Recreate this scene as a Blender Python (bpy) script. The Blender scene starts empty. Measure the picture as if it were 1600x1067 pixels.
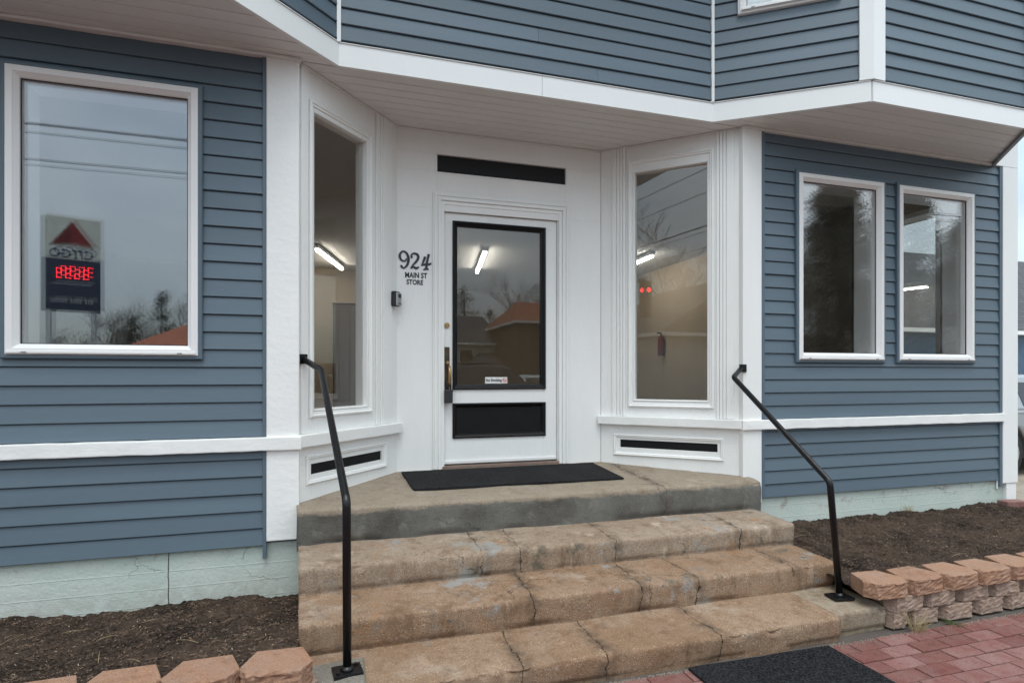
import bpy, bmesh, math, random
from mathutils import Matrix, Vector, noise
random.seed(7)
R = math.radians
S = bpy.context.scene
COL = S.collection
ZC = 1.43                       # camera height over the brick walk; builders below use z relative to the camera
F, HY, TH, DC = 900.0, 585.0, R(17), 3.7
# ---------------------------------------------------------------- camera
cd = bpy.data.cameras.new('camera'); cam = bpy.data.objects.new('camera', cd); COL.objects.link(cam)
cd.sensor_width = 36; cd.lens = 36*F/1600; cd.shift_y = (HY-533.5)/1600
cd.clip_start = .05; cd.clip_end = 2000
cam.location = (0, -DC, ZC); cam.rotation_euler = (R(90), 0, -TH)
S.camera = cam
# ---------------------------------------------------------------- world, sun, exposure
SUN_EL, SUN_AZ = R(70), R(192)          # azimuth clockwise from +Y
w = bpy.data.worlds.new('World'); S.world = w; w.use_nodes = True
nt = w.node_tree; nt.nodes.clear()
sky = nt.nodes.new('ShaderNodeTexSky'); sky.sky_type = 'NISHITA'; sky.sun_disc = False
sky.sun_elevation = SUN_EL; sky.sun_rotation = SUN_AZ; sky.air_density = 1.0; sky.dust_density = 2.0
tc = nt.nodes.new('ShaderNodeTexCoord')
mp = nt.nodes.new('ShaderNodeMapping'); mp.inputs['Scale'].default_value = (1, 1, 2.6)
nz = nt.nodes.new('ShaderNodeTexNoise'); nz.inputs['Scale'].default_value = 2.3; nz.inputs['Detail'].default_value = 7
cr = nt.nodes.new('ShaderNodeMapRange'); cr.inputs[1].default_value = .34; cr.inputs[2].default_value = .62
cr.inputs[3].default_value = .45; cr.inputs[4].default_value = .97
nz2 = nt.nodes.new('ShaderNodeTexNoise'); nz2.inputs['Scale'].default_value = 1.3; nz2.inputs['Detail'].default_value = 5
c2 = nt.nodes.new('ShaderNodeValToRGB')
c2.color_ramp.elements[0].position = .3; c2.color_ramp.elements[0].color = (.55, .675, .75, 1)
c2.color_ramp.elements[1].position = .7; c2.color_ramp.elements[1].color = (.90, .97, 1.0, 1)
vm = nt.nodes.new('ShaderNodeVectorMath'); vm.operation = 'SCALE'; vm.inputs['Scale'].default_value = 11.0
mx = nt.nodes.new('ShaderNodeMixRGB')
bg = nt.nodes.new('ShaderNodeBackground'); bg.inputs['Strength'].default_value = .12
wo = nt.nodes.new('ShaderNodeOutputWorld')
L_ = nt.links.new
L_(tc.outputs['Generated'], mp.inputs['Vector']); L_(mp.outputs[0], nz.inputs['Vector']); L_(mp.outputs[0], nz2.inputs['Vector'])
L_(nz.outputs['Fac'], cr.inputs[0]); L_(cr.outputs[0], mx.inputs[0]); L_(nz2.outputs['Fac'], c2.inputs[0])
sx = nt.nodes.new('ShaderNodeSeparateXYZ'); L_(tc.outputs['Generated'], sx.inputs[0])
cie = nt.nodes.new('ShaderNodeMapRange'); cie.inputs[1].default_value = 0; cie.inputs[2].default_value = 1; cie.inputs[3].default_value = 6.8; cie.inputs[4].default_value = 23.0   # overcast sky: luminance rises to the zenith
L_(sx.outputs[2], cie.inputs[0]); L_(cie.outputs[0], vm.inputs['Scale'])
L_(c2.outputs[0], vm.inputs[0]); L_(sky.outputs[0], mx.inputs[1]); L_(vm.outputs[0], mx.inputs[2])
L_(mx.outputs[0], bg.inputs['Color']); L_(bg.outputs[0], wo.inputs['Surface'])
sd = bpy.data.lights.new('sun', 'SUN'); sd.energy = 1.4; sd.angle = R(32); sd.color = (1, .98, .95)
sun = bpy.data.objects.new('sun', sd); COL.objects.link(sun); sun.location = (0, -20, 30)
dirv = Vector((math.sin(SUN_AZ)*math.cos(SUN_EL), math.cos(SUN_AZ)*math.cos(SUN_EL), math.sin(SUN_EL)))
sun.rotation_euler = dirv.to_track_quat('Z', 'Y').to_euler()
S.view_settings.view_transform = 'Standard'; S.view_settings.look = 'None'
S.view_settings.exposure = 0.38; S.view_settings.gamma = 1.0; S.view_settings.use_curve_mapping = False
S.cycles.max_bounces = 8; S.cycles.transparent_max_bounces = 16

# ---------------------------------------------------------------- pixels to places
_s, _c = math.sin(TH), math.cos(TH)
def ray(px, py):
    a = (px-800)/F
    return Vector((a*_c+_s, -a*_s+_c, (HY-py)/F))
def at(px, py, t):
    return ray(px, py)*t + Vector((0, -DC, 0))
def mirror(p, P0, P1):
    u = Vector((P1[0]-P0[0], P1[1]-P0[1], 0)).normalized(); n = Vector((u.y, -u.x, 0))
    d = (p-Vector((P0[0], P0[1], 0))).dot(n)
    return p-2*d*n
# ---------------------------------------------------------------- material helpers
class NT:
    def __init__(s, name):
        s.m = bpy.data.materials.new(name); s.m.use_nodes = True
        s.t = s.m.node_tree; s.b = s.t.nodes['Principled BSDF']; s.o = s.t.nodes['Material Output']
        s.tc = s.t.nodes.new('ShaderNodeTexCoord')
    def put(s, sock, v):
        if hasattr(v, 'is_linked') or isinstance(v, bpy.types.NodeSocket): s.t.links.new(v, sock)
        elif isinstance(v, (tuple, list)) and len(v) == 3 and sock.type == 'RGBA': sock.default_value = (*v, 1)
        else: sock.default_value = v
    def n(s, typ, out=0, props=None, **kw):
        nd = s.t.nodes.new('ShaderNode'+typ)
        for k, v in (props or {}).items(): setattr(nd, k, v)
        for k, v in kw.items():
            k2 = int(k[1:]) if k[0] == 'i' and k[1:].isdigit() else k.replace('_', ' ')
            s.put(nd.inputs[k2], v)
        return nd.outputs[out]
    def math(s, op, a, b=0.0, c=0.0): return s.n('Math', props={'operation': op}, i0=a, i1=b, i2=c)
    def noise(s, scale, detail=4, rough=.55, vec=None, out=0):
        return s.n('TexNoise', out=out, Scale=scale, Detail=detail, Roughness=rough, Vector=vec or s.tc.outputs['Object'])
    def rng(s, v, a, b, c=0.0, d=1.0): return s.n('MapRange', i0=v, i1=a, i2=b, i3=c, i4=d)
    def mix(s, f, a, b, mode='MIX'): return s.n('MixRGB', props={'blend_type': mode}, i0=f, i1=a, i2=b)
    def bump(s, h, strength=.3, dist=.01, normal=None):
        nd = s.t.nodes.new('ShaderNodeBump'); nd.inputs['Strength'].default_value = strength; nd.inputs['Distance'].default_value = dist
        s.t.links.new(h, nd.inputs['Height'])
        if normal: s.t.links.new(normal, nd.inputs['Normal'])
        return nd.outputs[0]
    def fin(s, col, rough=.6, nrm=None, spec=None, metal=None):
        s.put(s.b.inputs['Base Color'], col); s.put(s.b.inputs['Roughness'], rough)
        if nrm: s.put(s.b.inputs['Normal'], nrm)
        if spec is not None: s.put(s.b.inputs['Specular IOR Level'], spec)
        if metal is not None: s.put(s.b.inputs['Metallic'], metal)
        return s.m
def mul(c, k): return tuple(min(1, x*k) for x in c)
def paint(name, c, rough=.5, var=.12, s1=3, s2=60, bump=.15, bs=90, dist=.002, rnd=0, metal=None, spec=None, stretch=None):
    g = NT(name); vec = g.tc.outputs['Object']
    if stretch:
        vec = g.n('Mapping', Vector=vec, Scale=stretch)
    a = g.noise(s1, 5, vec=vec); b = g.noise(s2, 3, vec=vec)
    col = g.mix(g.rng(a, .3, .7), mul(c, 1-var), mul(c, 1+var))
    col = g.mix(g.rng(b, .35, .65, 0, .5), col, mul(c, 1-var*.8))
    if rnd:
        r = g.n('ObjectInfo', out='Random')
        col = g.mix(1.0, col, g.n('CombineColor', i0=g.rng(r, 0, 1, 1-rnd, 1+rnd), i1=g.rng(r, 0, 1, 1-rnd, 1+rnd), i2=g.rng(r, 0, 1, 1-rnd, 1+rnd)), 'MULTIPLY')
    nrm = g.bump(g.noise(bs, 4, vec=vec), bump, dist) if bump else None
    return g.fin(col, rough, nrm, spec, metal)
def glow(name, c, st):
    g = NT(name); g.fin(c, .4); g.put(g.b.inputs['Emission Color'], c); g.b.inputs['Emission Strength'].default_value = st; return g.m
def glass(name, base=.1, tint=(.93, .95, .94)):
    g = NT(name)
    fac = g.n('LayerWeight', out='Facing', Blend=.5)
    fac = g.math('MULTIPLY_ADD', g.math('POWER', fac, 4.0), 1-base, base)
    tr = g.n('BsdfTransparent', Color=tint); gl = g.n('BsdfGlossy', Color=(.96, .98, 1.0), Roughness=.004, Normal=g.bump(g.noise(1.7, 1), .008, .02))
    ms = g.n('MixShader', i0=fac, i1=tr, i2=gl)
    g.t.links.new(ms, g.o.inputs['Surface']); return g.m
M = {}
M['siding'] = paint('vinyl_siding_blue', (.098, .139, .172), .48, .10, .9, 30, .25, 40, .0015, rnd=.07, stretch=(.4, 1, 6))
M['siding_trim'] = paint('blue_trim', (.092, .132, .167), .45, .05)
M['back'] = paint('sheathing', (.07, .09, .11), .8)
M['white'] = paint('white_wood_paint', (.81, .81, .79), .42, .03, 3, 60, .55, 30, .004, stretch=(1.6, 1.6, .35))
M['whiterough'] = paint('white_rough_paint', (.81, .81, .79), .5, .03, 5, 60, .7, 30, .004, stretch=(.6, 1, .9))
M['vinyl'] = paint('white_vinyl', (.78, .77, .76), .35, .03, 2, 30, .08)
M['fascia'] = paint('white_aluminium', (.80, .81, .80), .35, .02, 1.5, 20, .1, 8, .004)
M['soffit'] = paint('soffit_vinyl', (.71, .70, .68), .5, .03, 2, 40, .1, rnd=.02)
M['black'] = paint('black_gloss_paint', (.007, .007, .008), .45, .3, 6, 50, .4, 40, .003, spec=.25)
M['iron'] = paint('black_iron_paint', (.006, .006, .007), .33, .3, 8, 60, .5, 55, .003, spec=.35)
M['dark'] = paint('dark_gap', (.012, .013, .016), .8)
M['bronze'] = paint('old_bronze', (.10, .075, .05), .4, .3, 20, 90, .3, metal=.8)
M['brass'] = paint('brass', (.42, .27, .12), .35, .2, 20, 80, .2, metal=.9)
M['grey'] = paint('grey_metal', (.38, .38, .38), .4, .1, metal=.3)
M['digit_edge'] = paint('digit_grey', (.22, .23, .24), .5, .1)
M['ink'] = paint('black_lettering', (.012, .013, .016), .5, .1)
M['red_ink'] = paint('red_ink', (.55, .05, .05), .5, .1)
M['sticker'] = paint('sticker_white', (.75, .75, .73), .4, .05)
M['glass'] = glass('window_glass', .095, (.98, .985, .985))
M['glass_entry'] = glass('entry_glass', .055, (.97, .97, .955))
M['ceil'] = paint('interior_ceiling', (.62, .62, .61), .8, .03)
M['inwall'] = paint('interior_wall_tan', (.42, .355, .27), .8, .06)
M['infloor'] = paint('interior_floor', (.16, .13, .10), .6, .2, 6, 60)
M['wood'] = paint('dark_wood', (.10, .075, .055), .5, .3, 3, 30, .3, stretch=(1, 1, .1))
M['threshold'] = paint('threshold_wood', (.20, .14, .11), .7, .3, 8, 60, .5)
M['lamp'] = glow('lamp_tube', (1, .93, .82), 24)
M['lampbody'] = paint('lamp_body', (.7, .7, .7), .4)
M['blind'] = paint('blind_white', (.6, .6, .58), .6)
M['ext_red'] = paint('extinguisher_red', (.13, .012, .012), .3)
M['asphalt'] = paint('asphalt', (.055, .055, .058), .9, .2, 1.5, 120, .8, 160, .006)
M['gravel'] = paint('gravel_drive', (.30, .255, .205), .95, .25, 4, 160, 1, 120, .01)
M['earth'] = paint('ground_earth', (.13, .12, .085), .95, .3, .4, 20, .6, 15, .03)
M['joint'] = paint('sand_joint', (.085, .07, .06), .95, .25, 6, 120, .8, 150, .004)
M['timber'] = paint('timber_edging', (.28, .18, .11), .8, .3, 4, 50, .6, 40, .005, stretch=(.2, 1, 1))
def brick_mat(name, c, rnd, rough=.85, c2=None):
    g = NT(name); ob = g.tc.outputs['Object']
    r = g.n('ObjectInfo', out='Random')
    ofs = g.n('VectorMath', props={'operation': 'ADD'}, i0=ob, i1=g.n('CombineXYZ', i0=g.math('MULTIPLY', r, 37.0), i1=g.math('MULTIPLY', r, 91.0)))
    a = g.noise(9, 5, .65, ofs); b = g.noise(140, 3, .6, ofs)
    base = g.mix(r, c, c2 or mul(c, .7))
    col = g.mix(g.rng(a, .35, .7), base, g.mix(.3, base, (.33, .29, .26)))
    col = g.mix(g.rng(g.noise(17, 6, .75, ofs), .52, .66, 0, .6), col, mul(c, .5))
    col = g.mix(g.rng(b, .4, .7, 0, .5), col, mul(c, .4))
    k = g.rng(g.n('ObjectInfo', out='Random'), 0, 1, 1-rnd, 1+rnd)
    col = g.mix(1.0, col, g.n('CombineColor', i0=k, i1=k, i2=k), 'MULTIPLY')
    return g.fin(col, rough, g.bump(g.noise(170, 5, .7, ofs), .8, .006, g.bump(g.noise(30, 4, .6, ofs), .6, .012)), .25)
M['paver'] = brick_mat('clay_paver_red', (.235, .078, .064), .28, c2=(.20, .095, .085))
M['cap'] = brick_mat('cap_block_orange', (.385, .205, .125), .12, c2=(.33, .19, .12))
M['block'] = brick_mat('wall_block_tan', (.38, .27, .21), .12, c2=(.33, .235, .18))
def stone_mat(name, tan, light, dark, cracks, cement=None, grey=0.0):
    g = NT(name); ob = g.tc.outputs['Object']
    sep = g.t.nodes.new('ShaderNodeSeparateXYZ'); g.t.links.new(ob, sep.inputs[0]); x, y, z = sep.outputs
    a = g.noise(2.6, 6, .62); b = g.noise(7, 6, .68); c = g.noise(210, 3, .6); d = g.noise(1.3, 4, .5)
    col = g.mix(g.rng(a, .38, .66), tan, light)
    col = g.mix(g.rng(b, .52, .72, 0, .5), col, dark)
    col = g.mix(g.rng(g.noise(4.1, 7, .75), .60, .68, 0, .5+grey), col, (.21, .205, .19))
    col = g.mix(g.rng(g.noise(3.3, 5, .6), .58, .70, 0, .55), col, (.50, .42, .335))
    col = g.mix(g.rng(g.noise(24, 6, .75), .50, .68, 0, .5), col, mul(dark, .95))
    col = g.mix(g.rng(c, .50, .68, 0, .6), col, mul(dark, .7))
    col = g.mix(g.rng(g.noise(120, 3, .7), .52, .68, 0, .5), col, mul(dark, .9))
    col = g.mix(g.rng(g.noise(170, 2, .5), .62, .70, 0, .7), col, (.55, .5, .42))
    wob = g.math('MULTIPLY', g.math('SUBTRACT', g.noise(4.5, 7, .7), .5), .13)
    dist = None
    for xc in cracks:
        dd = g.math('ABSOLUTE', g.math('SUBTRACT', g.math('ADD', x, wob), xc))
        dist = dd if dist is None else g.math('MINIMUM', dist, dd)
    vor = g.n('TexVoronoi', out='Distance', props={'feature': 'DISTANCE_TO_EDGE'}, Scale=1.7,
              Vector=g.n('VectorMath', props={'operation': 'ADD'}, i0=ob, i1=g.n('VectorMath', props={'operation': 'SCALE'}, i0=g.noise(6, 5, .6, out=1), Scale=.22)))
    vz = g.n('Mapping', Vector=ob, Scale=(3.2, 3.2, .9))
    col = g.mix(g.math('MULTIPLY', g.rng(g.noise(2.4, 6, .7, vz), .52, .66), .62), col, mul(dark, .85))
    col = g.mix(g.math('MULTIPLY', g.rng(g.noise(1.9, 6, .7, vz), .60, .68), .5+grey), col, mul(light, 1.15))
    if grey > .3:
        col = g.mix(g.rng(g.noise(2.9, 6, .72, g.n('Mapping', Vector=ob, Location=(3, 1, 2))), .57, .63, 0, .85), col, (.30, .30, .285))
        col = g.mix(g.rng(g.noise(4.2, 6, .72, g.n('Mapping', Vector=ob, Location=(8, 1, 5))), .60, .66, 0, .85), col, (.12, .11, .085))
        col = g.mix(g.rng(g.noise(3.6, 6, .72, g.n('Mapping', Vector=ob, Location=(1, 7, 5))), .60, .68, 0, .7), col, (.34, .17, .075))
    if cement is not None:      # grey cement skim coat on the riser, ragged upper edge
        wob2 = g.math('MULTIPLY_ADD', g.noise(3.5, 6, .7), .10, cement-.05)
        mk = g.n('MapRange', i0=g.math('SUBTRACT', wob2, z), i1=-.006, i2=.012, i3=0.0, i4=1.0)
        cem = g.mix(g.rng(g.noise(2.2, 6, .65), .35, .68), (.085, .078, .068), (.20, .195, .175))
        cem = g.mix(g.rng(g.noise(9, 5, .6), .58, .75, 0, .5), cem, (.33, .32, .28))
        col = g.mix(mk, col, cem)
    stain = g.math('MULTIPLY', g.rng(dist, .0, .075, 1, 0), g.rng(g.noise(11, 4), .42, .62))
    col = g.mix(g.math('MULTIPLY', stain, .8), col, (.085, .06, .042))
    ck = g.math('MULTIPLY', g.rng(dist, .0008, .0032, 1, 0), g.rng(g.noise(3.3, 3), .36, .46))
    ck2 = g.math('MULTIPLY', g.rng(vor, .0, .004, 1, 0), g.rng(g.noise(1.9, 3), .54, .60))
    ck = g.math('MAXIMUM', ck, g.math('MULTIPLY', ck2, .85))
    col = g.mix(ck, col, (.03, .024, .02))
    h = g.math('SUBTRACT', g.noise(60, 6, .7), g.math('MULTIPLY', ck, 1.2))
    nrm = g.bump(h, .75, .008, g.bump(g.noise(150, 5, .75), .9, .007))
    return g.fin(col, .88, nrm, .25)
TAN, LIT, DRK = (.285, .175, .105), (.365, .255, .175), (.165, .092, .05)
M['landing'] = stone_mat('landing_concrete', (.31, .255, .19), (.35, .295, .23), (.25, .19, .135), (2.2,), cement=-.815)
M['step_a'] = stone_mat('step_stone_upper', (.33, .245, .175), (.41, .335, .26), (.19, .115, .068), (.78, 1.02, 1.62, 2.52), grey=.45)
M['step_b'] = stone_mat('step_stone_middle', TAN, LIT, DRK, (.98, 1.60, 1.95, 2.62), grey=.32)
M['step_c'] = stone_mat('step_stone_lower', mul(TAN, 1.0), LIT, DRK, (.80, 1.22, 1.84), grey=.2)
M['pad'] = stone_mat('pad_concrete', (.31, .24, .165), (.39, .335, .265), (.19, .12, .065), (9,), grey=.2)
M['pad_grey'] = stone_mat('pad_grey_cement', (.20, .185, .155), (.26, .24, .205), (.13, .115, .09), (9,), grey=.5)
def found_mat():
    g = NT('mint_foundation'); ob = g.tc.outputs['Object']
    sep = g.t.nodes.new('ShaderNodeSeparateXYZ'); g.t.links.new(ob, sep.inputs[0]); x, y, z = sep.outputs
    col = g.mix(g.rng(g.noise(2.2, 6), .35, .65), (.46, .53, .475), (.53, .57, .525))
    low = g.math('MULTIPLY', g.rng(g.math('ADD', z, g.math('MULTIPLY', g.noise(6, 5), .16)), -1.28, -1.06, 1, 0), g.rng(g.noise(14, 6, .7), .36, .58))
    col = g.mix(g.math('MULTIPLY', low, .75), col, (.33, .31, .27))
    col = g.mix(g.rng(g.noise(26, 6, .75), .60, .70, 0, .7), col, (.50, .46, .41))
    col = g.mix(g.math('MULTIPLY', g.rng(z, -1.09, -1.02, 0, 1), g.rng(g.noise(7, 6, .8), .54, .64, 0, .7)), col, (.26, .17, .15))
    vec = g.n('VectorMath', props={'operation': 'ADD'}, i0=ob, i1=g.n('VectorMath', props={'operation': 'SCALE'}, i0=g.noise(5, 5, .6, out=1), Scale=.25))
    v = g.n('TexVoronoi', out='Distance', props={'feature': 'DISTANCE_TO_EDGE'}, Scale=2.1, Vector=vec)
    ck = g.math('MULTIPLY', g.rng(v, 0, .004, 1, 0), g.rng(g.noise(1.7, 3), .55, .61))
    j = g.rng(g.math('ABSOLUTE', g.math('SUBTRACT', g.math('ADD', x, g.math('MULTIPLY', g.noise(14, 4), .012)), -.905)), .001, .004, 1, 0)
    ck = g.math('MAXIMUM', ck, j)
    col = g.mix(ck, col, (.07, .06, .05))
    wav = g.math('SINE', g.math('MULTIPLY', z, 66.0))
    h = g.math('SUBTRACT', g.math('ADD', g.noise(50, 6, .7), g.math('MULTIPLY', g.rng(wav, .96, 1), .22)), ck)
    return g.fin(col, .8, g.bump(h, .6, .008), .3)
M['found'] = found_mat()
def soil_mat():
    g = NT('soil_mulch')
    col = g.mix(g.rng(g.noise(3, 5), .35, .65), (.020, .013, .010), (.105, .072, .052))
    col = g.mix(g.rng(g.noise(60, 5, .7), .45, .7), col, (.115, .086, .068))
    col = g.mix(g.rng(g.noise(150, 4, .7), .62, .72, 0, .8), col, (.24, .19, .14))
    return g.fin(col, .95, g.bump(g.noise(90, 6, .75), 1, .02, g.bump(g.noise(28, 5, .7), .8, .03)), .15)
M['soil'] = soil_mat()
def chip_mat(name, a, b, sc=9):
    g = NT(name); col = g.mix(g.rng(g.noise(sc, 3), .4, .6), a, b)
    return g.fin(col, .9, None, .2)
M['chip'] = chip_mat('mulch_chip', (.020, .013, .010), (.15, .10, .07), 18)
M['chip_light'] = chip_mat('pale_chip', (.42, .34, .25), (.30, .24, .17), 30)
M['straw'] = chip_mat('dry_straw', (.42, .33, .19), (.33, .27, .14))
M['moss'] = chip_mat('green_weed', (.05, .075, .025), (.09, .10, .05), 30)
def carpet(name, a, b, ribs=0):
    g = NT(name); n1 = g.noise(240, 2, .6); n2 = g.noise(100, 4, .8); n3 = g.noise(4, 5)
    col = g.mix(g.rng(n2, .46, .60), a, b); col = g.mix(g.rng(n1, .60, .68, 0, .8), col, mul(b, 2.2)); col = g.mix(g.rng(n3, .45, .7, 0, .4), col, mul(b, 1.0))
    return g.fin(col, .97, g.bump(n2, 1, .012, g.bump(n1, .8, .006)), .1)
M['mat'] = carpet('doormat_black', (.012, .012, .013), (.040, .040, .042))
M['mat2'] = carpet('walkmat_black', (.006, .006, .007), (.045, .046, .049))
M['bark'] = paint('bark', (.10, .085, .07), .95, .25, 3, 30, .8, 20, .02)
M['twig'] = paint('twig', (.115, .095, .08), .95, .2, 3, 30, 0)
M['needle'] = chip_mat('pine_needle', (.045, .05, .038), (.075, .075, .058), 1.5)
M['housew'] = paint('house_white', (.6, .6, .58), .7, .05)
M['housec'] = paint('house_cream', (.5, .46, .38), .7, .05)
M['housered'] = paint('rust_red_wall', (.36, .10, .055), .7, .1)
M['dglass'] = paint('dark_window_pane', (.02, .023, .027), .08, .1, bump=0)
def shingle(name, c):
    g = NT(name); ob = g.tc.outputs['Object']
    br = g.n('TexBrick', Vector=g.n('Mapping', Vector=ob, Rotation=(R(90), 0, 0)), Scale=1.0, Color1=c, Color2=mul(c, 1.5), Mortar=mul(c, .5), Mortar_Size=.012, Brick_Width=.3, Row_Height=.12)
    return g.fin(g.mix(g.rng(g.noise(40, 4), .4, .7, 0, .5), br, mul(c, .8)), .9, g.bump(g.noise(60, 4), .6, .01))
M['shingle'] = shingle('grey_shingle', (.060, .062, .070))
M['rustroof'] = shingle('rust_roof', (.30, .10, .055))
def lap(name, c):
    g = NT(name); sep = g.t.nodes.new('ShaderNodeSeparateXYZ'); g.t.links.new(g.tc.outputs['Object'], sep.inputs[0])
    fr = g.math('FRACT', g.math('MULTIPLY', sep.outputs[2], 8.0))
    return g.fin(g.mix(g.rng(g.noise(3, 4), .3, .7), mul(c, .9), mul(c, 1.1)), .6, g.bump(fr, .9, .03))
M['lapblue'] = lap('blue_lap_siding', (.09, .155, .24))
M['silver'] = paint('silver_car_paint', (.36, .38, .40), .28, .03, 2, 900, .02, metal=.65)
M['carwhite'] = paint('white_car_paint', (.72, .73, .74), .25, .03, 2, 20, 0)
M['cardark'] = paint('dark_car_paint', (.05, .055, .06), .25, .03, 2, 20, 0)
M['tyre'] = paint('tyre', (.018, .018, .019), .85, .2)
M['plastic'] = paint('black_plastic', (.02, .02, .022), .6, .2)
M['headlight'] = paint('headlight_lens', (.6, .62, .65), .1, .05, bump=0)
M['taillight'] = paint('taillight_lens', (.4, .01, .01), .15, .05, bump=0)
M['sign_grey'] = paint('sign_cream', (.72, .72, .64), .5, .05)
M['sign_steel'] = paint('sign_steel', (.36, .36, .38), .5, .05)
M['sign_navy'] = paint('sign_navy', (.03, .04, .075), .4, .1)
M['sign_red'] = paint('sign_red', (.27, .03, .03), .5, .1)
M['sign_red2'] = paint('sign_red_dark', (.17, .02, .02), .5, .1)
M['sign_orange'] = paint('sign_grey_facet', (.34, .30, .28), .5, .1)
M['sign_blue'] = paint('sign_blue', (.03, .05, .16), .5, .1)
M['led'] = glow('led_red', (1, .02, .03), 6)
M['sigred'] = glow('signal_red', (1, .01, .02), 12)
M['wire'] = paint('wire', (.03, .03, .033), .7)
M['line'] = paint('road_paint', (.6, .6, .56), .8, .1)

# ---------------------------------------------------------------- mesh helpers
def frame(P0, P1, z=0):
    u = Vector((P1[0]-P0[0], P1[1]-P0[1])).normalized()
    return Matrix(((u.x, u.y, 0, P0[0]), (u.y, -u.x, 0, P0[1]), (0, 0, 1, z), (0, 0, 0, 1)))
FAC = frame((0, 0), (1, 0))            # local (along wall, out from wall, up)
class MB:
    def __init__(s, mx=None): s.v = []; s.f = []; s.m = mx
    def add(s, vs, fs, mx=None):
        k = len(s.v); mx = mx or s.m
        s.v += [tuple(mx @ Vector(p)) if mx else tuple(p) for p in vs]
        s.f += [tuple(i+k for i in f) for f in fs]; return s
    def box(s, a0, a1, b0, b1, c0, c1, mx=None):
        return s.add([(a, b, c) for a in (a0, a1) for b in (b0, b1) for c in (c0, c1)],
                     [(0, 1, 3, 2), (4, 6, 7, 5), (0, 4, 5, 1), (2, 3, 7, 6), (0, 2, 6, 4), (1, 5, 7, 3)], mx)
    def prism(s, pts, c0, c1, mx=None):          # pts (a,b), extruded along c
        n = len(pts)
        return s.add([(p[0], p[1], c0) for p in pts]+[(p[0], p[1], c1) for p in pts],
                     [tuple(range(n))[::-1], tuple(range(n, 2*n))]+[(i, (i+1) % n, n+(i+1) % n, n+i) for i in range(n)], mx)
    def prism_y(s, pts, b0, b1, mx=None):        # pts (a,c), extruded along b
        n = len(pts)
        return s.add([(p[0], b0, p[1]) for p in pts]+[(p[0], b1, p[1]) for p in pts],
                     [tuple(range(n)), tuple(range(n, 2*n))[::-1]]+[(i, n+i, n+(i+1) % n, (i+1) % n) for i in range(n)], mx)
    def ring(s, a0, a1, c0, c1, prof, mx=None):  # closed moulding round a rectangle; prof = [(inset, out), ...]
        vs = []
        for (d, o) in prof: vs += [(a0+d, o, c0+d), (a1-d, o, c0+d), (a1-d, o, c1-d), (a0+d, o, c1-d)]
        n = len(prof); fs = []
        for i in range(n):
            j = (i+1) % n
            for k in range(4): fs.append((i*4+k, i*4+(k+1) % 4, j*4+(k+1) % 4, j*4+k))
        return s.add(vs, fs, mx)
    def tube(s, path, r, seg=10, mx=None):
        path = [Vector(p) for p in path]; n = len(path); rr = r if isinstance(r, (list, tuple)) else [r]*n
        vs = []; ref = None
        for i, p in enumerate(path):
            d = ((path[min(i+1, n-1)]-p).normalized()+(p-path[max(i-1, 0)]).normalized())
            d = d.normalized() if d.length > 1e-6 else Vector((0, 0, 1))
            if ref is None: ref = Vector((1, 0, 0)) if abs(d.x) < .8 else Vector((0, 1, 0))
            a = (ref-d*ref.dot(d)).normalized(); b = d.cross(a); ref = a
            vs += [p+rr[i]*(math.cos(2*math.pi*k/seg)*a+math.sin(2*math.pi*k/seg)*b) for k in range(seg)]
        fs = [(i*seg+k, i*seg+(k+1) % seg, (i+1)*seg+(k+1) % seg, (i+1)*seg+k) for i in range(n-1) for k in range(seg)]
        fs += [tuple(range(seg))[::-1], tuple(range((n-1)*seg, n*seg))]
        return s.add(vs, fs, mx)
    def disc(s, c, r, h, axis='y', seg=20, mx=None):
        c = Vector(c); e = {'x': Vector((1, 0, 0)), 'y': Vector((0, 1, 0)), 'z': Vector((0, 0, 1))}[axis]
        return s.tube([c, c+e*h], r, seg, mx)
    def mesh(s, name, recalc=True):
        me = bpy.data.meshes.new(name); me.from_pydata(s.v, [], s.f)
        if recalc:
            bm = bmesh.new(); bm.from_mesh(me); bmesh.ops.recalc_face_normals(bm, faces=bm.faces); bm.to_mesh(me); bm.free()
        return me
    def build(s, name, mat, parent=None, bevel=0, smooth=False, seg=2, recalc=True):
        me = s.mesh(name, recalc); return link(name, me, mat, parent, bevel, smooth, seg)
def link(name, me, mat, parent=None, bevel=0, smooth=False, seg=2):
    if mat is not None and not me.materials: me.materials.append(M[mat] if isinstance(mat, str) else mat)
    o = bpy.data.objects.new(name, me); COL.objects.link(o)
    if parent is not None: adopt(o, parent)
    if smooth: me.polygons.foreach_set('use_smooth', [True]*len(me.polygons))
    if bevel:
        b = o.modifiers.new('bevel', 'BEVEL'); b.width = bevel; b.segments = seg; b.limit_method = 'ANGLE'; b.angle_limit = R(40)
    return o
def root_of(o):
    m = o.matrix_basis.copy(); m = o.matrix_parent_inverse @ m
    return root_of(o.parent) @ m if o.parent else m
def adopt(o, parent):
    o.parent = parent; o.matrix_parent_inverse = root_of(parent).inverted()
def tag(o, label, cat, group=None, kind=None):
    if label: o['label'] = label
    if cat: o['category'] = cat
    if group: o['group'] = group
    if kind: o['kind'] = kind
    return o
def thing(name, label, cat, loc=(0, 0, 0), group=None):
    o = bpy.data.objects.new(name, None); COL.objects.link(o); o.location = loc; o.empty_display_size = .2
    return tag(o, label, cat, group)
def structure(o): o['kind'] = 'structure'; return o
def copy_tree(o, loc, rz=0, label=None, scale=1):
    def rec(a, par):
        c = a.copy(); COL.objects.link(c); c.parent = par
        for ch in a.children: rec(ch, c)
        return c
    r = rec(o, None); r.location = loc; r.rotation_euler = (0, 0, rz); r.scale = (scale,)*3
    if label: r['label'] = label
    return r
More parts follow.
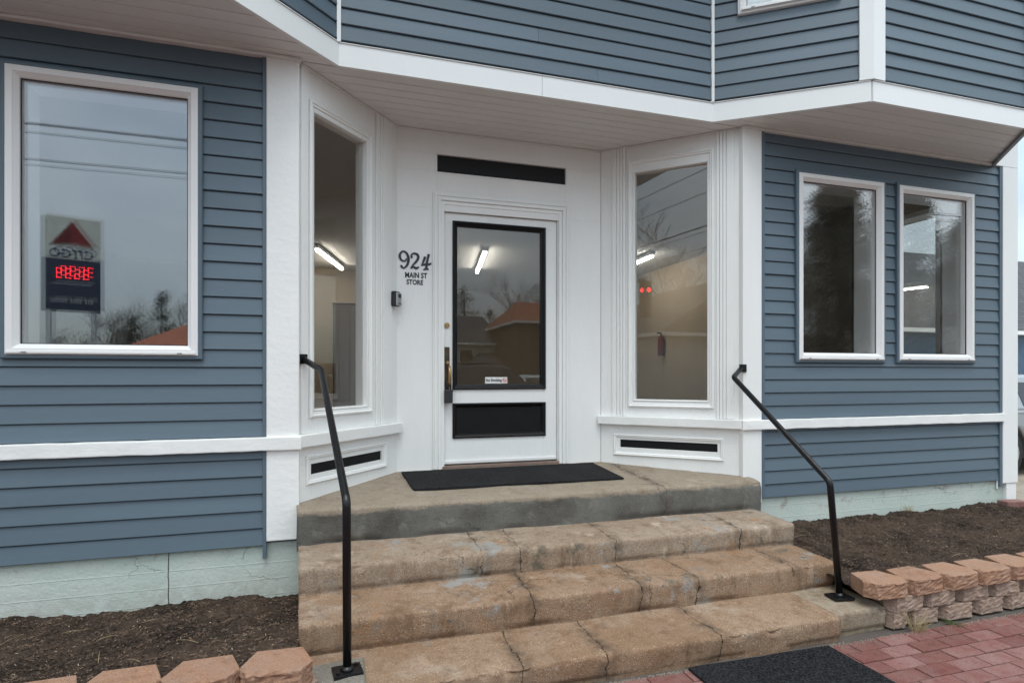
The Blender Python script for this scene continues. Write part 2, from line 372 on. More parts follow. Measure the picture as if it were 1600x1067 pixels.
def text(body, u0, u1, z0, z1, out, mx, mat, parent, name='lettering', depth=.003):
    cu = bpy.data.curves.new('t', 'FONT'); cu.body = body; cu.extrude = 0.0; cu.offset = .022; cu.resolution_u = 3
    to = bpy.data.objects.new('t', cu); COL.objects.link(to); bpy.context.view_layer.update()
    me = bpy.data.meshes.new_from_object(to.evaluated_get(bpy.context.evaluated_depsgraph_get()))
    bpy.data.objects.remove(to); bpy.data.curves.remove(cu)
    xs = [v.co.x for v in me.vertices]; ys = [v.co.y for v in me.vertices]
    ax, bx, ay, by = min(xs), max(xs), min(ys), max(ys)
    for v in me.vertices:
        v.co = mx @ Vector((u0+(v.co.x-ax)/(bx-ax)*(u1-u0), out, z0+(v.co.y-ay)/(by-ay)*(z1-z0)))
    o = link(name, me, mat, parent)
    so = o.modifiers.new('thick', 'SOLIDIFY'); so.thickness = depth; so.offset = 0
    return o
def holed(mb, u0, u1, z0, z1, holes, w0, w1):
    us = sorted({u0, u1, *[h[0] for h in holes], *[h[1] for h in holes]}); zs = sorted({z0, z1, *[h[2] for h in holes], *[h[3] for h in holes]})
    for a, b in zip(us, us[1:]):
        for c, d in zip(zs, zs[1:]):
            um, zm = (a+b)/2, (c+d)/2
            if a < u0 or b > u1 or c < z0 or d > z1: continue
            if any(h[0] < um < h[1] and h[2] < zm < h[3] for h in holes): continue
            mb.box(a, b, w0, w1, c, d)
    return mb
def siding(parent, mx, u0, u1, z0, z1, holes=(), expo=.102, bot=.020, mat='siding'):
    k = 0
    while z0+k*expo < z1-.004:
        zb = z0+k*expo; zt = min(zb+expo, z1); k += 1
        br = sorted({u0, u1, *[h[i] for h in holes for i in (0, 1) if u0 < h[i] < u1]})
        groups = [[]]
        for a, b in zip(br, br[1:]):
            lo, hi = zb, zt
            for h in holes:
                if h[0] < (a+b)/2 < h[1] and h[2] < zt and h[3] > zb:
                    if h[2] > zb and h[3] < zt: continue
                    if h[2] > lo: hi = min(hi, h[2])
                    else: lo = max(lo, h[3])
            if hi-lo > .004: groups[-1].append((a, b, lo, hi))
            elif groups[-1]: groups.append([])
        split = []
        for g in groups:
            if len(g) == 1 and g[0][1]-g[0][0] > 1.6 and random.random() < .3:
                a, b, lo, hi = g[0]; m = random.uniform(a+.5, b-.5)
                split += [[(a, m-.0008, lo, hi)], [(m+.0008, b, lo, hi)]]
            else: split.append(g)
        for g in split:
            if not g: continue
            mb = MB(mx); j = random.uniform(-.0015, .0015)
            for (a, b, lo, hi) in g:
                o = lambda z: bot-.012*(z-zb)/expo+j
                gz = min(hi, zb+expo-.0065)       # above this the board tucks under the lip of the next one
                pr = [(0, lo), (o(lo)-.003, lo), (o(lo), lo+.003), (o(gz), gz)] if gz-lo > .006 else [(0, lo), (.003, lo)]
                if hi > gz: pr += [(.0015, gz), (.0015, hi)]
                pr += [(0, hi)]; n = len(pr)
                mb.add([(a, w_, z) for w_, z in pr]+[(b, w_, z) for w_, z in pr], [tuple(range(n)), tuple(range(n, 2*n))[::-1]]+[(i, n+i, n+(i+1) % n, (i+1) % n) for i in range(n)])
            mb.build('clapboard', mat, parent)

# ================================================================ SETTING
structure(MB().box(-300, 300, -300, 300, -1.9, -1.475).build('ground', 'earth'))
structure(MB().box(-120, 120, -11.5, -4.2, -1.6, -1.452).build('road', 'asphalt'))
structure(MB().box(-120, 120, -34, -12.6, -1.6, -1.448).build('parking_lot', 'asphalt'))
structure(MB().box(6.2, 40, -4.1, 40, -1.6, -1.438).build('driveway', 'gravel'))
pave = structure(MB().box(-6, 6.2, -4.2, -1.0, -1.6, -1.438).build('brick_pavement', 'joint'))
BX, BY = .2, .1
pm = MB().box(-.0965, .0965, -.0465, .0465, -.05, 0).mesh('paver'); pm.materials.append(M['paver'])
rest = MB(); n = 0
for r in range(29):
    for cidx in range(62):
        x = -6+.1+cidx*BX+(BX/2 if r % 2 else 0); y = -1.33-r*BY
        if x > 6.1: continue
        near = .75 < x < 4.9 and y > -2.42
        rot = random.uniform(-.012, .012); zz = -1.429+random.uniform(-.0025, .0025)
        if near and n < 300:
            n += 1
            o = bpy.data.objects.new('paver', pm); COL.objects.link(o); adopt(o, pave)
            o.location = (x, y, zz); o.rotation_euler = (random.uniform(-.012, .012), random.uniform(-.008, .008), rot)
            if n < 2:
                pass
            b = o.modifiers.new('bevel', 'BEVEL'); b.width = .004; b.segments = 2
        else:
            rest.box(-.0965, .0965, -.0465, .0465, -.05, 0, Matrix.Translation((x, y, zz)) @ Matrix.Rotation(rot, 4, 'Z'))
ro = rest.build('paver_field', 'paver', pave, recalc=False); ro['kind'] = 'stuff'
structure(MB().box(-120, 120, -4.35, -4.2, -1.6, -1.32).build('kerb', 'gravel', bevel=.015))

# ================================================================ STORE BUILDING
B = thing('store_building', 'two storey store with slate blue clapboard siding, white trim and recessed corner-angled entrance', 'building', (1.4, 2, -1.43))
L_WIN = (-1.66, -.751, .105, 1.63)
R_W1 = (3.475, 4.343, .115, 1.586); R_W2 = (4.512, 5.377, .117, 1.586)
def grow(r, d): return (r[0]-d, r[1]+d, r[2]-d, r[3]+d)
LT, RT1, RT2 = grow(L_WIN, .022), grow(R_W1, .024), grow(R_W2, .024)
RIGHT = 5.905
# ground floor walls (backing with real openings), clapboards as pieces
wl = holed(MB(FAC), -3.6, -.23, -1.0, 1.96, [L_WIN], -.13, -.003).build('left_wall', 'back', B)
siding(wl, FAC, -3.6, -.413, -1.008, -.452); siding(wl, FAC, -3.6, -.413, -.366, 1.87, [LT])
wr = holed(MB(FAC), 2.98, 5.93, -.93, 1.96, [R_W1, R_W2], -.13, -.003).build('right_wall', 'back', B)
siding(wr, FAC, 3.16, 5.715, -.952, -.424); siding(wr, FAC, 3.16, 5.715, -.345, 1.87, [RT1, RT2])
SIDE = frame((RIGHT-.002, 0), (RIGHT-.002, 9.6))
SW = (.49, 1.42, .12, 1.68)
ws = holed(MB(SIDE), .0, 9.6, -.95, 1.96, [SW], -.12, -.003).build('side_wall', 'back', B)
siding(ws, SIDE, .1, 9.6, -.95, 1.87, [grow(SW, .05)])
# trims in blue vinyl beside the posts
for a, b, c, d in ((-.413, -.392, -.366, 1.868), (-.413, -.392, -1.085, -.452), (3.128, 3.16, -.345, 1.868), (3.128, 3.16, -.95, -.424), (5.715, 5.745, -.345, 1.868), (5.715, 5.745, -1.01, -.424)):
    MB(FAC).box(a, b, 0, .027, c, d).build('corner_channel', 'siding_trim', B, bevel=.002)
# foundation
MB(FAC).box(-3.6, .05, -.3, -.006, -1.46, -1.0).build('foundation', 'found', B)
MB(FAC).box(2.99, 5.93, -.3, -.006, -1.46, -.94).build('foundation', 'found', B)
MB(SIDE).box(.3, 9.6, -.3, -.006, -1.46, -.94).build('foundation', 'found', B)
# posts, belts, corner board
def lumpy(mb, name, mat, parent, amp=.003, cuts=40, bevel=.006, axis=0):
    me = mb.mesh(name); bm = bmesh.new(); bm.from_mesh(me)
    bmesh.ops.bevel(bm, geom=list(bm.edges), offset=bevel, segments=2, affect='EDGES', profile=.6)
    for _ in range(3):
        ed = [e for e in bm.edges if e.calc_length() > .05]
        if ed: bmesh.ops.subdivide_edges(bm, edges=ed, cuts=3, use_grid_fill=True)
    for v in bm.verts:
        v.co += Vector((noise.noise(v.co*9), noise.noise(v.co*9+Vector((5, 3, 1))), noise.noise(v.co*11+Vector((2, 9, 4)))))*amp
    bm.to_mesh(me); bm.free()
    return link(name, me, mat, parent, smooth=False)
MB(FAC).box(-.392, -.210, -.05, .032, -.985, 1.884).build('post', 'whiterough', B, bevel=.006)
MB(FAC).box(2.955, 3.128, -.05, .032, -.985, 1.884).build('post', 'white', B, bevel=.006)
lumpy(MB(FAC).box(-3.6, -.196, .0, .052, -.448, -.369), 'belt_course', 'whiterough', B)
lumpy(MB(FAC).box(2.94, 5.75, .0, .052, -.422, -.348), 'belt_course', 'whiterough', B)
MB().prism([(5.745, -.034), (RIGHT+.03, -.034), (RIGHT+.03, .12), (RIGHT, .12), (RIGHT, -.004), (5.745, -.004)], -.98, 1.87).build('corner_board', 'fascia', B, bevel=.003)
MB().prism([(5.80, -.026), (RIGHT+.02, -.026), (RIGHT+.02, .1), (RIGHT-.02, .1), (RIGHT-.02, .01), (5.80, .01)], -1.46, -.98).build('corner_board', 'fascia', B, bevel=.003)
MB(FAC).box(5.70, 5.712, .002, .012, -1.03, -.955).build('vent_tab', 'vinyl', B)
# windows -------------------------------------------------------
def window(rect, mx, parent, glassmat='glass', fw=.058, trim=.022, tmat='siding_trim', name='window', blind=False):
    a0, a1, c0, c1 = rect
    fr = MB(mx).ring(a0, a1, c0, c1, [(0, -.06), (0, .040), (.004, .044), (.034, .046), (.038, .040), (fw-.002, .020), (fw, .012), (fw, -.06)]).build(name, 'vinyl', parent, bevel=.0015)
    MB(mx).ring(a0-trim, a1+trim, c0-trim, c1+trim, [(0, 0), (0, .034), (.006, .040), (trim-.001, .040), (trim-.001, 0)]).build('casing', tmat, fr, bevel=.002)
    MB(mx).box(a0+.012, a1-.012, .0465, .056, c0+.006, c0+.022).build('sill', 'vinyl', fr, bevel=.003)
    for px in (a0+.09, a1-.09): MB(mx).box(px-.012, px+.012, .0565, .0585, c0+.010, c0+.016).build('weep_slot', 'digit_edge', fr)
    MB(mx).ring(a0+fw-.001, a1-fw+.001, c0+fw-.001, c1-fw+.001, [(0, .004), (0, .012), (.005, .012), (.005, .004)]).build('gasket', 'plastic', fr)
    MB(mx).box(a0+fw-.006, a1-fw+.006, -.006, .000, c0+fw-.006, c1-fw+.006).build('pane', glassmat, fr)
    tilt = Matrix.Translation(((a0+a1)/2, -.022, (c0+c1)/2)) @ Matrix.Rotation(R(.15), 4, 'Z') @ Matrix.Rotation(R(-.12), 4, 'X')
    MB(mx @ tilt).box((a0-a1)/2+fw-.006, (a1-a0)/2-fw+.006, -.003, .003, (c0-c1)/2+fw-.006, (c1-c0)/2-fw+.006).build('pane', glassmat, fr)   # second pane of the double glazing
    # inner reveal
    MB(mx).ring(a0+.01, a1-.01, c0+.01, c1-.01, [(0, -.2), (0, -.062), (fw-.012, -.062), (fw-.012, -.2)]).build('reveal', 'vinyl', fr)
    return fr
window(L_WIN, FAC, B); window(R_W1, FAC, B); window(R_W2, FAC, B); window(SW, SIDE, B, 'glass_entry', .06, .05, 'fascia')
# entrance ------------------------------------------------------
A0, A1, A2, A3 = (-.226, 0), (.446, .75), (2.147, .75), (2.972, 0)
LW, DW, RW = frame(A0, A1), frame((0, .75), (1, .75)), frame(A2, A3)
LL = math.dist(A0, A1); LR = math.dist(A2, A3)
def side_entry(mx, L, glassr, sash, flutes, ring_r, ins, btop, bbot):
    g0, g1, h0, h1 = glassr
    wlb = holed(MB(mx), 0.002, L+.012, -.9, 1.96, [glassr, ins], -.10, 0).build('entry_wall', 'white', B, bevel=.002)
    s0, s1, t0, t1 = sash
    MB(mx).ring(s0, s1, t0, t1, [(0, .001), (0, .012), (.007, .019), (.015, .019), (.020, .010), (.03, .010), (.034, .001)]).build('moulding', 'white', wlb, bevel=.001)
    MB(mx).ring(g0-.004, g1+.004, h0-.004, h1+.004, [(0, .001), (0, .007), (.008, .004), (.010, -.07), (.0, -.07)]).build('sash', 'white', wlb)
    MB(mx).box(g0-.01, g1+.01, -.035, -.029, h0-.01, h1+.01).build('pane', 'glass_entry', wlb)
    for (a, b, o) in flutes: MB(mx).box(a, b, .001, o, btop+.001, 1.884).build('casing_strip', 'white', wlb, bevel=.004)
    lumpy(MB(mx).box(-.012, L+.0, .001, .050, bbot, btop), 'belt_course', 'white', wlb, .002)
    r0, r1, q0, q1 = ring_r
    MB(mx).ring(r0, r1, q0, q1, [(0, .001), (0, .010), (.008, .016), (.016, .012), (.022, .012), (.026, .003), (.030, .001)]).build('panel_moulding', 'white', wlb, bevel=.001)
    i0, i1, j0, j1 = ins
    MB(mx).box(i0-.002, i1+.002, -.03, -.014, j0-.002, j1+.002).build('black_panel', 'black', wlb)
    return wlb
side_entry(LW, LL, (.136, .651, -.222, 1.64), (.098, .70, -.268, 1.70),
    [(.745, .79, .012), (.792, .815, .016), (.817, .845, .019), (.847, .87, .016), (.872, .93, .012), (.03, .085, .010)],
    (.072, .868, -.68, -.497), (.118, .822, -.622, -.556), -.364, -.440)
side_entry(RW, LR, (.286, .866, -.21, 1.668), (.235, .912, -.268, 1.765),
    [(.10, .140, .012), (.142, .168, .016), (.170, .192, .019), (.194, .215, .02), (.93, .952, .016), (.954, .976, .019), (.978, 1.0, .016), (1.002, 1.06, .010)],
    (.112, .985, -.672, -.494), (.167, .937, -.606, -.541), -.345, -.415)
DOOR = (.80, 1.752, -.706, 1.268)
dw = holed(MB(DW), .446, 2.147, -.9, 1.96, [(.78, 1.772, -.9, 1.288), (.752, 1.828, 1.573, 1.712)], -.12, 0).build('door_wall', 'white', B, bevel=.002)
MB(DW).box(.75, 1.83, -.04, -.022, 1.571, 1.714).build('transom_panel', 'black', dw)
MB(DW).ring(.742, 1.838, 1.563, 1.722, [(0, .001), (0, .005), (.010, .005), (.010, .001)]).build('panel_moulding', 'white', dw)
def casing(parent):
    for (u0, u1, zt, d, wd) in ((.715, 1.853, 1.413, .016, .014), (.727, 1.841, 1.401, .026, .018), (.743, 1.825, 1.384, .018, .016), (.757, 1.811, 1.370, .030, .020), (.776, 1.792, 1.350, .016, .030)):
        mb = MB(DW)
        mb.prism_y([(u0, -.735), (u0+wd, -.735), (u0+wd, zt-wd), (u1-wd, zt-wd), (u1-wd, -.735), (u1, -.735), (u1, zt), (u0, zt)], .001, d)
        mb.build('casing_strip', 'white', parent, bevel=.003)
    MB(DW).box(.776, 1.776, .001, .010, 1.27, 1.321).build('casing_strip', 'white', parent, bevel=.003)
casing(dw)
MB(DW).prism_y([(.778, -.735), (.797, -.735), (.797, 1.272), (1.755, 1.272), (1.755, -.735), (1.774, -.735), (1.774, 1.29), (.778, 1.29)], -.11, -.002).build('door_jamb', 'white', dw, bevel=.002)
MB(DW).box(.79, 1.765, -.12, .02, -.75, -.712).build('threshold', 'threshold', dw, bevel=.006)
G = (.890, 1.640, -.105, 1.193); PN = (.890, 1.640, -.489, -.240)
door = holed(MB(DW), *DOOR, [G, PN], -.062, -.018).build('door', 'white', B, bevel=.002)
MB(DW).ring(.876, 1.654, -.119, 1.207, [(0, -.02), (0, -.004), (.010, .000), (.020, -.006), (.028, -.016), (.040, -.022), (.040, -.05), (.01, -.05)]).build('glazing_bead', 'black', door, bevel=.002)
MB(DW).box(.900, 1.630, -.040, -.034, -.095, 1.183).build('pane', 'glass_entry', door)
MB(DW).ring(.876, 1.654, -.503, -.226, [(0, -.02), (0, -.006), (.010, -.002), (.022, -.010), (.034, -.024), (.034, -.05), (.01, -.05)]).build('panel_moulding', 'black', door, bevel=.002)
MB(DW).box(.895, 1.635, -.045, -.030, -.484, -.245).build('black_panel', 'black', door, bevel=.002)
MB(DW).box(.803, 1.749, -.017, -.006, -.700, -.676).build('sweep', 'vinyl', door, bevel=.003)
MB(DW).disc((.832, -.018, .385), .021, .012, seg=24).disc((.832, -.007, .385), .012, .004).build('deadbolt', 'brass', door, bevel=.002)
hp = MB(DW).box(.806, .852, -.017, -.008, -.20, .215).build('handle_plate', 'bronze', door, bevel=.003)
MB(DW).disc((.834, -.009, .09), .013, .022).build('thumb_latch', 'brass', hp, bevel=.003)
MB(DW).tube([(.84, -.008, .065), (.842, .03, .06), (.845, .045, .02), (.845, .045, -.06), (.842, .02, -.09), (.84, -.008, -.095)], [.009, .010, .012, .012, .01, .009], 10).build('pull_handle', 'brass', hp, smooth=True)
lockb = thing('key_safe', 'small black key safe hanging from the door handle', 'key safe', (.835, .70, -.21))
MB(DW).box(.803, .866, .012, .056, -.222, -.115).build('body', 'plastic', lockb, bevel=.006)
MB(DW).tube([(.822, .035, -.118), (.822, .035, -.07), (.83, .035, -.055), (.846, .035, -.055), (.852, .035, -.07), (.852, .035, -.118)], .006, 8).build('shackle', 'plastic', lockb, smooth=True)
# sticker with writing
st = MB(DW).box(1.145, 1.330, -.033, -.0315, -.072, -.021).build('sticker', 'sticker', door)
text('No Smoking', 1.151, 1.283, -.064, -.032, -.0305, DW, 'ink', st, depth=.0006)
sm = MB(DW); cx, cz, rr = 1.307, -.0465, .018
for k in range(24):
    a, b = 2*math.pi*k/24, 2*math.pi*(k+1)/24
    sm.prism_y([(cx+rr*math.cos(a), cz+rr*math.sin(a)), (cx+rr*math.cos(b), cz+rr*math.sin(b)), (cx+.8*rr*math.cos(b), cz+.8*rr*math.sin(b)), (cx+.8*rr*math.cos(a), cz+.8*rr*math.sin(a))], -.0312, -.0306)
sm.prism_y([(cx-.014, cz+.010), (cx-.010, cz+.014), (cx+.014, cz-.010), (cx+.010, cz-.014)], -.0312, -.0307)
sm.build('no_smoking_symbol', 'red_ink', st)
MB(DW).box(cx-.011, cx+.008, -.0312, -.0308, cz-.003, cz+.001).build('cigarette', 'ink', st)
# house number ---------------------------------------------------
def zz_(p): return (.453+((610+p[0]/13.34)-622)*.00488, .945-((380+p[1]/13.34)-393)*.00493)
def cat_(pts, n=7):
    out = []
    P = [pts[0]]+pts+[pts[-1]]
    for i in range(1, len(P)-2):
        for k in range(n):
            t = k/n; a, b, c, d = P[i-1], P[i], P[i+1], P[i+2]
            out.append(tuple(.5*((2*b[j])+(-a[j]+c[j])*t+(2*a[j]-5*b[j]+4*c[j]-d[j])*t*t+(-a[j]+3*b[j]-3*c[j]+d[j])*t**3) for j in range(3)))
    out.append(P[-2]); return out
def stroke(mb, pts, extra, o0, o1):
    q = cat_([(*zz_(p[:2]), p[2]*.00037) for p in pts])
    Ls, Rs = [], []
    for i, p in enumerate(q):
        a, b = q[max(i-1, 0)], q[min(i+1, len(q)-1)]
        dx, dz = b[0]-a[0], b[1]-a[1]; l = math.hypot(dx, dz) or 1; h = p[2]/2+extra
        Ls.append((p[0]-dz/l*h, p[1]+dx/l*h)); Rs.append((p[0]+dz/l*h, p[1]-dx/l*h))
    vs = [(x, o, z) for o in (o0, o1) for side in (Ls, Rs) for (x, z) in side]; n = len(q); fs = []
    for i in range(n-1):
        l0, r0, l1, r1 = i, n+i, 2*n+i, 3*n+i
        fs += [(l1, l1+1, r1+1, r1), (l0, r0, r0+1, l0+1), (l0, l0+1, l1+1, l1), (r0, r1, r1+1, r0+1)]
    fs += [(0, 2*n, 3*n, n), (n-1, 2*n-1, 4*n-1, 3*n-1)]
    mb.add(vs, fs)
DIG = {'9': [[(338, 330, 8), (300, 388, 16), (232, 374, 26), (192, 300, 34), (214, 225, 26), (275, 190, 20), (340, 232, 30), (372, 325, 38), (362, 430, 34), (320, 505, 24), (270, 532, 18), (228, 505, 24), (236, 478, 34)]],
       '2': [[(455, 312, 36), (430, 285, 22), (447, 240, 18), (503, 220, 24), (560, 243, 34), (578, 302, 36), (540, 380, 32), (470, 462, 22), (424, 538, 14)], [(424, 532, 14), (480, 502, 22), (535, 525, 34), (592, 494, 10)]],
       '4': [[(722, 275, 34), (692, 360, 30), (652, 462, 12)], [(640, 462, 14), (720, 436, 26), (800, 432, 30), (852, 402, 12)], [(800, 218, 34), (770, 345, 32), (752, 440, 38), (748, 515, 30)], [(690, 555, 12), (745, 520, 34), (792, 545, 14)]]}
for k, strokes in DIG.items():
    a = MB(DW); b = MB(DW)
    for i, s_ in enumerate(strokes):
        stroke(b, s_, .0042, .001, .004+i*.0003); stroke(a, s_, 0, .0045, .009+i*.0004)
    d = b.build('digit', 'digit_edge', dw); d['label'] = 'ornate black house number digit '+{'9': 'nine', '2': 'two', '4': 'four'}[k]
    a.build('digit_face', 'ink', d)
def zr(x0, x1, y0, y1):
    a = zz_((x0, y1)); b = zz_((x1, y0)); return a[0], b[0], a[1], b[1]
text('MAIN ST', *zr(305, 765, 612, 728), .002, DW, 'ink', dw)
text('STORE', *zr(335, 680, 762, 868), .002, DW, 'ink', dw)
# wall key box
kb = thing('wall_key_box', 'black and grey push button key box mounted on the white wall by the door', 'key box', tuple(LW @ Vector((.95, .02, .51))))
MB(LW).box(.912, .982, .0125, .05, .510, .622).build('housing', 'plastic', kb, bevel=.008)
fc = MB(LW).box(.917, .977, .0505, .066, .512, .612).build('cover', 'grey', kb, bevel=.010, seg=3)
MB(LW).box(.932, .962, .0665, .069, .572, .600).build('button_window', 'plastic', fc, bevel=.003)
MB(LW).box(.93, .965, .0665, .068, .526, .532).build('latch_mark', 'plastic', fc)
# soffits ---------------------------------------------------------
def soffit(y0, y1, xl, xr, name='soffit'):
    deck = MB(); deck.prism([(xl(y0), y0), (xr(y0), y0), (xr(y1), y1), (xl(y1), y1)], 1.905, 1.95)
    par = deck.build(name, 'soffit', B)
    n = round((y1-y0)/.097); hh = (y1-y0)/n
    for i in range(n):
        a, b = y0+i*hh+.0025, y0+(i+1)*hh-.0025
        MB().prism([(xl(a), a), (xr(a), a), (xr(b), b), (xl(b), b)], 1.888, 1.9045).build('soffit_board', 'soffit', par, bevel=.004)
soffit(-.596, -.002, lambda y: -3.6, lambda y: .0+y/.6*.615)
soffit(.002, .748, lambda y: -.226+.672*y/.75, lambda y: 2.972-.825*y/.75)
soffit(-.598, -.002, lambda y: 2.71-y/.604*.85, lambda y: 5.64+y/.604*.55)
lumpy(MB().box(-3.6, -.2, -.05, -.004, 1.868, 1.887), 'soffit_trim', 'soffit', B, .003)
lumpy(MB().box(2.95, 5.62, -.045, -.004, 1.868, 1.887), 'soffit_trim', 'soffit', B, .002)
MB().prism([(5.07, -.61), (5.10, -.62), (5.67, -.003), (5.63, -.003)], 1.862, 1.887).build('soffit_trim', 'digit_edge', B, bevel=.003)
MB(LW).box(.03, LL-.002, .0, .016, 1.872, 1.886).build('soffit_trim', 'soffit', B, bevel=.002)
MB(DW).box(.455, 2.14, .0, .016, 1.872, 1.886).build('soffit_trim', 'soffit', B, bevel=.002)
MB(RW).box(.01, LR-.03, .0, .016, 1.872, 1.886).build('soffit_trim', 'soffit', B, bevel=.002)
# upper storey ------------------------------------------------------
UP = [((-3.6, -.6), (-.61, -.6)), ((-.61, -.6), (.01, 0)), ((.01, 0), (2.70, 0)), ((2.70, 0), (3.55, -.604)), ((3.55, -.604), (5.09, -.604)), ((5.09, -.604), (5.65, 0)), ((5.65, 0), (RIGHT, 0)), ((RIGHT, 0), (RIGHT, 9.6))]
BAYWIN = (.193, .85, 2.655, 3.95)
for i, (a, b) in enumerate(UP):
    mx = frame(a, b); L = math.dist(a, b); holes = [BAYWIN] if i == 3 else []
    uw = holed(MB(mx), 0.002, L-.002, 1.9, 4.5, holes, -.10, -.004).build('upper_wall', 'back', B)
    m0 = {3: .016, 4: .098, 2: .016}.get(i, 0); m1 = {3: .07, 2: .016, 1: .016, 4: .02}.get(i, 0)
    siding(uw, mx, m0, L-m1, 2.048, 4.5, [grow(BAYWIN, .0)] if i == 3 else [])
    if i < 6:
        e0 = {1: .0, 4: -.0}.get(i, 0)
        cut = [0, L] if i not in (2, 4) else ([0, 1.33, L] if i == 2 else [0, L])
        for p, q in zip(cut, cut[1:]):
            MB(mx).box(p+.001, q-.001, -.004, .020, 1.886, 2.026).box(p+.001, q-.001, -.004, .027, 2.0262, 2.031).build('fascia', 'fascia', uw, bevel=.0015)
        MB(mx).box(0, L, -.003, .012, 2.0315, 2.046).build('starter_strip', 'dark', uw)
window(BAYWIN, frame(*UP[3]), B, 'glass', .05, .012, 'fascia')
bm_ = frame(*UP[3])
bl = MB(bm_)
for k in range(40): bl.box(.2, .84, -.075, -.055, 2.70+k*.031, 2.726+k*.031)
bl.build('blind', 'blind', B)
MB(bm_).box(-.0, .020, .0, .030, 2.032, 4.5).build('corner_trim', 'fascia', B, bevel=.002)
MB(frame(*UP[2])).box(-.005, .020, .0, .030, 2.032, 4.5).build('corner_trim', 'fascia', B, bevel=.002)
MB(frame(*UP[2])).box(2.675, 2.685, .0, .018, 2.032, 4.5).build('corner_trim', 'fascia', B)
e3, e4 = frame(*UP[3]), frame(*UP[4]); L3 = math.dist(*UP[3])
pA = e3 @ Vector((L3-.075, .03, 0)); pB = e4 @ Vector((.10, .03, 0)); pC = Vector((3.55, -.604, 0))+Vector((-.008, -.034, 0))
pD = e4 @ Vector((.10, -.0, 0)); pE = e3 @ Vector((L3-.075, -.0, 0))
MB().prism([(p.x, p.y) for p in (pA, pC, pB, pD, pE)], 2.034, 4.5).build('corner_board', 'fascia', B, bevel=.003)
e5 = frame(*UP[4]); MB(e5).box(1.517, 1.55, .0, .03, 2.034, 4.5).build('corner_board', 'fascia', B, bevel=.002)
MB().prism([(5.66, -.034), (RIGHT+.03, -.034), (RIGHT+.03, .12), (RIGHT, .12), (RIGHT, -.004), (5.66, -.004)], 1.872, 4.5).build('corner_board', 'fascia', B, bevel=.003)
MB().box(-3.9, 6.3, -.95, 9.9, 4.5, 4.62).build('roof', 'shingle', B)
# interior ----------------------------------------------------------
MB().box(-3.5, 5.8, .90, 9.5, -.80, -.722).build('interior_floor', 'infloor', B)
MB().box(-3.5, -.25, .14, .90, -.80, -.722).build('interior_floor', 'infloor', B)
MB().box(3.0, 5.8, .14, .90, -.80, -.722).build('interior_floor', 'infloor', B)
MB().box(-3.6, 5.86, .14, 9.6, 1.965, 2.05).build('interior_ceiling', 'ceil', B)
MB().box(-3.6, 5.93, 9.5, 9.6, -1, 1.965).build('interior_wall', 'inwall', B)
MB().box(-3.6, -3.5, -.1, 9.5, -1, 4.5).build('interior_wall', 'inwall', B)
MB().box(-3.6, 5.93, 9.5, 9.6, 2.05, 4.5).build('interior_wall', 'inwall', B)
holed(MB(SIDE), .14, 9.5, -.722, 1.964, [SW], -.135, -.122).build('interior_wall', 'inwall', B)
# partition inside, left of the entry: white wall with an open dark doorway
PW = frame((-3.5, 7.6), (1.3, 7.6))
pw = holed(MB(PW), 0, 4.8, -.722, 1.964, [(3.44, 4.25, -.722, 1.34)], -.10, 0).build('partition', 'inwall', B)
MB(PW).box(3.45, 4.24, -.08, -.04, -.72, 1.33).build('inner_door', 'wood', pw, bevel=.004)
MB(PW).ring(3.38, 4.31, -.80, 1.40, [(0, .001), (0, .02), (.06, .02), (.06, .001)]).build('inner_casing', 'inwall', pw)
MB(PW).box(0, 3.37, .001, .02, -.72, -.2).build('wainscot', 'inwall', pw)
MB(SIDE).box(1.55, 2.55, -.17, -.137, -.72, 1.955).build('inner_door', 'wood', B, bevel=.004)  # made-up dark door panel, added so the window in front of it looks dark
MB().box(-.80, -.70, .14, 7.49, -.722, 1.964).build('interior_wall', 'inwall', B)  # unseen wall added to keep the lit shop from brightening the picture window
def strip_light(p0, p1, label):
    a, b = Vector(p0), Vector(p1); d = (b-a).normalized(); L = (b-a).length
    mx = Matrix(((d.x, -d.y, 0, a.x), (d.y, d.x, 0, a.y), (0, 0, 1, a.z), (0, 0, 0, 1)))
    t = thing('strip_light', label, 'light', (*((a+b)/2).xy, 1.93), 'ceiling strip lights')
    MB(mx).box(0, L, -.04, .04, .04, .09).build('housing', 'lampbody', t, bevel=.01)
    MB(mx).box(.02, L-.02, -.026, .026, .005, .039).build('diffuser', 'lamp', t, bevel=.012)
strip_light((2.2, 4.9, 1.86), (2.5, 6.7, 1.86), 'lit ceiling strip light seen through the door glass')
strip_light((-.28, 5.45, 1.86), (.11, 7.07, 1.86), 'lit ceiling strip light seen through the narrow window beside the house number')
strip_light((4.82, 4.4, 1.86), (4.93, 6.0, 1.86), 'lit ceiling strip light seen through the entry window right of the door')
fe = thing('fire_extinguisher', 'small red fire extinguisher hanging on the interior tan wall', 'extinguisher', (5.72, 5.6, .35))
MB().tube([(5.70, 5.6, .34), (5.70, 5.6, .36), (5.70, 5.6, .64), (5.70, 5.6, .69), (5.70, 5.6, .71)], [.05, .062, .062, .04, .02], 16).build('cylinder', 'ext_red', fe, smooth=True)
MB().tube([(5.70, 5.6, .71), (5.70, 5.6, .76)], .02, 10).box(5.62, 5.70, 5.59, 5.61, .74, .775).build('valve', 'plastic', fe)

